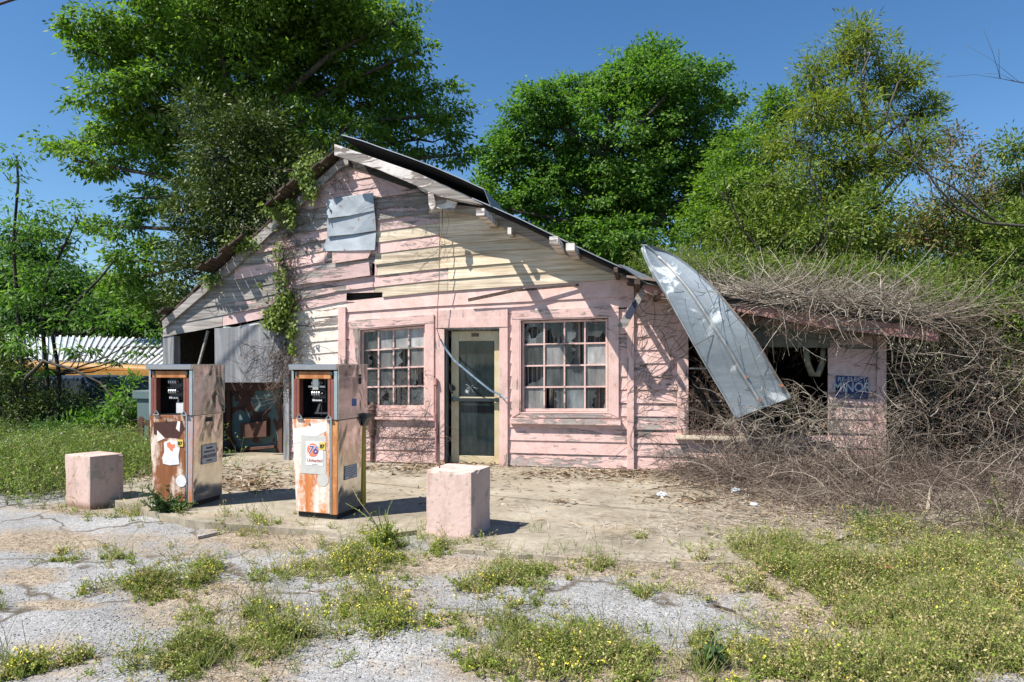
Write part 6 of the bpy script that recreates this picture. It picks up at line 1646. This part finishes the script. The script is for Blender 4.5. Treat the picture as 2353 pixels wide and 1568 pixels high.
# single plants
def plant(name, label, base, nst, h, L, Wd, lf, seed, spread=.5, leaves=26, r=.004, flowers=0, grav=.02):
    rg_ = np.random.default_rng(seed); t = thing(name, base, label, 'plant')
    S = np.repeat(np.array(base, float)[None], nst, 0) + rg_.normal(size=(nst, 3)) * np.array([.02, .02, 0]); D = np.concatenate([rg_.normal(size=(nst, 2)) * spread, np.ones((nst, 1))], 1)
    k = 9; P = walk(S, D, h * rg_.uniform(.5, 1.1, nst), k, .16, grav, rg_); V, Q = tubesVQ(P, np.full((nst, k), r) * np.linspace(1.3, .4, k)[None], 5); np_mesh('stems', V, Q, M['wstem'], t)
    K = nst * leaves; si = np.repeat(np.arange(nst), leaves); tt = (.12 + .88 * rg_.random(K)) * (k - 1.01); j = tt.astype(int); f = (tt - j)[:, None]; C = P[si, j] * (1 - f) + P[si, j + 1] * f
    sz = (1.25 - .8 * tt / (k - 1)); Dd = nrm(rg_.normal(size=(K, 3)) + np.array([0, 0, .2])); V, Q = leafVQ(C, Dd, nrm(rg_.normal(size=(K, 3)) * .5 + np.array([0, 0, 1])), L * sz * rg_.uniform(.7, 1.3, K), Wd * sz * rg_.uniform(.7, 1.3, K)); np_mesh('leaves', V, Q, M[lf], t)
    if flowers:
        C = P[rg_.integers(0, nst, flowers), -1] + rg_.normal(size=(flowers, 3)) * .012; V, Q = leafVQ(C, rg_.normal(size=C.shape), rg_.normal(size=C.shape), np.full(flowers, .014), np.full(flowers, .012)); np_mesh('flowers', V, Q, M['flower'], t)['kind'] = 'stuff'
M['lf_weedd'] = m_leaf('dark_weed_leaf', (.03, .06, .02), (.055, .10, .03), (.09, .15, .045), trans=.2, rough=.4)
plant('thistle', 'dark green prickly weed growing against the foot of the left pump', onGz(378, 1196), 22, .46, .07, .024, 'lf_weedd', 81, .62, 46, .004)
plant('tall_weed', 'tall branching weed with yellowish tips left of the chipped block', onGz(888, 1258), 6, .62, .035, .02, 'lf_yel', 82, .28, 16, .0045)
plant('leafy_weed', 'dense bright green weed clump at the foot of the tall weed', onGz(880, 1275), 60, .24, .045, .02, 'wd1', 83, .7, 24, .0022, 60)
plant('leafy_weed', 'broad leaved dark weed in the front right straw', onGz(1625, 1530), 12, .20, .07, .035, 'lf_weedd', 84, .7, 12, .003)
plant('tall_weed', 'green upright weed before the brambles on the right', onGz(1995, 1240), 8, .36, .06, .026, 'lf_weedd', 85, .3, 22, .004)
plant('leafy_weed', 'rosette of long pale leaves in the right foreground', onGz(2170, 1445), 14, .12, .12, .03, 'wd2', 86, .8, 3, .003)
plant('tall_weed', 'yellow tipped weed standing among the left foreground straw', onGz(640, 1478), 26, .22, .03, .018, 'wd1', 87, .6, 20, .002, 80)
plant('sprout', 'green sprig growing up beside the bent tin end', onY(1812, 960, 9.2), 3, .3, .035, .018, 'lf_yel', 88, .4, 16, .002)
plant('creeping_vine', 'bright leaved sprig at the right edge of the brambles', onG(2290, 1190, 0), 6, .6, .05, .045, 'lf_yel', 89, .35, 9, .002)

# loose things
M['plastic'] = m_plain('crumpled_plastic', (.68, .72, .76), .25, var=.2, scale=30, bump=.6)
def crumple(name, p, r, label, cat, mt, seed, sq=(1, 1, 1)):
    rg_ = random.Random(seed); mb = MB(); n1, n2 = 9, 12; pts = []
    for i in range(n1 + 1):
        for j in range(n2):
            th = math.pi * i / n1; ph = 2 * math.pi * j / n2; k = r * rg_.uniform(.55, 1.15)
            pts.append((p[0] + k * sq[0] * math.sin(th) * math.cos(ph), p[1] + k * sq[1] * math.sin(th) * math.sin(ph), p[2] + k * sq[2] * math.cos(th)))
    mb.v = pts; mb.f = [(i * n2 + j, i * n2 + (j + 1) % n2, (i + 1) * n2 + (j + 1) % n2, (i + 1) * n2 + j) for i in range(n1) for j in range(n2)]; mb.m = [0] * len(mb.f)
    return tag(mb.build(name, mt, None), label, cat)
crumple('plastic_bag', onY(1960, 1095, 9.0), .10, 'clear crumpled plastic bag caught in the brambles by the wing corner', 'bag', M['plastic'], 1, (.6, .5, 1.5))
crumple('plastic_scrap', onG(1520, 1137, .03), .05, 'white plastic scrap lying in the straw below the bent tin', 'litter', M['plastic'], 2, (1.2, .8, .6))
crumple('plastic_scrap', onG(1733, 1160, .03), .035, 'small bluish plastic scrap at the foot of the brambles', 'litter', M['plastic'], 3, (1.3, .7, .6))
crumple('plastic_scrap', onG(1690, 1128, .04), .045, 'pale plastic scrap behind the dark bramble root', 'litter', M['plastic'], 4, (1.3, .7, .8))
g = MB(); p = onGz(2025, 1330); g.box(-.08, .08, -.04, .04, 0, .06); bk = g.build('brick', m_plain('red_brick', (.38, .13, .06), .9, var=.4, scale=20), None, bevel=.006); bk.location = p + Vector((0, 0, .02)); bk.rotation_euler = (.2, .1, .5)
tag(bk, 'orange brick lying in the weeds on the right', 'brick')
g = MB(); p = onGz(2130, 1205); g.hexa([p + Vector(q) for q in ((-.02, 0, 0), (.02, 0, 0), (.02, .02, 0), (-.02, .02, 0), (.015, 0, .30), (.03, 0, .36), (.03, .015, .34), (.015, .015, .28))]); tag(g.build('stake', M['tan'], None), 'splintered pale wooden stake standing in the brambles', 'stake')
def stick(label, a, b, w_, h_, z=.02, mt='grey'):
    g = MB(); A = onGz(*a); B = onGz(*b); A.z += z; B.z += z; g.beam(A, B, w_, h_); tag(g.build('wood_scrap', M[mt], None, bevel=.002), label, 'wood scrap')
stick('short weathered lath on the gravel before the pumps', (454, 1240), (505, 1233), .035, .02)
stick('thin dark stick on the pale gravel patch', (1640, 1398), (1690, 1412), .012, .01, .01, 'brownwood')
stick('long straight twig in the right foreground weeds', (2035, 1382), (2130, 1374), .010, .010, .03, 'tan2')
stick('brown lath lying before the light green weeds', (1185, 1218), (1240, 1222), .015, .01, .01, 'brownwood')
stick('broken lath near the front edge of the gravel patch', (1790, 1490), (1835, 1525), .02, .012, .01, 'brownwood')
g = MB(); g.tube([onG(1708, 1105, 0) + Vector((0, 0, .0)), onY(1690, 1095, 8.8), onY(1712, 1120, 8.6), onG(1735, 1140, .02)], [.02, .022, .02, .026], 7); g.tube([onY(1690, 1095, 8.8), onY(1760, 1000, 9.0), onY(1748, 960, 9.1)], [.02, .012, .006], 6)
tag(g.build('bramble_root', M['barkdark'], None, smooth=True), 'thick dark crooked root at the foot of the wing brambles', 'root')
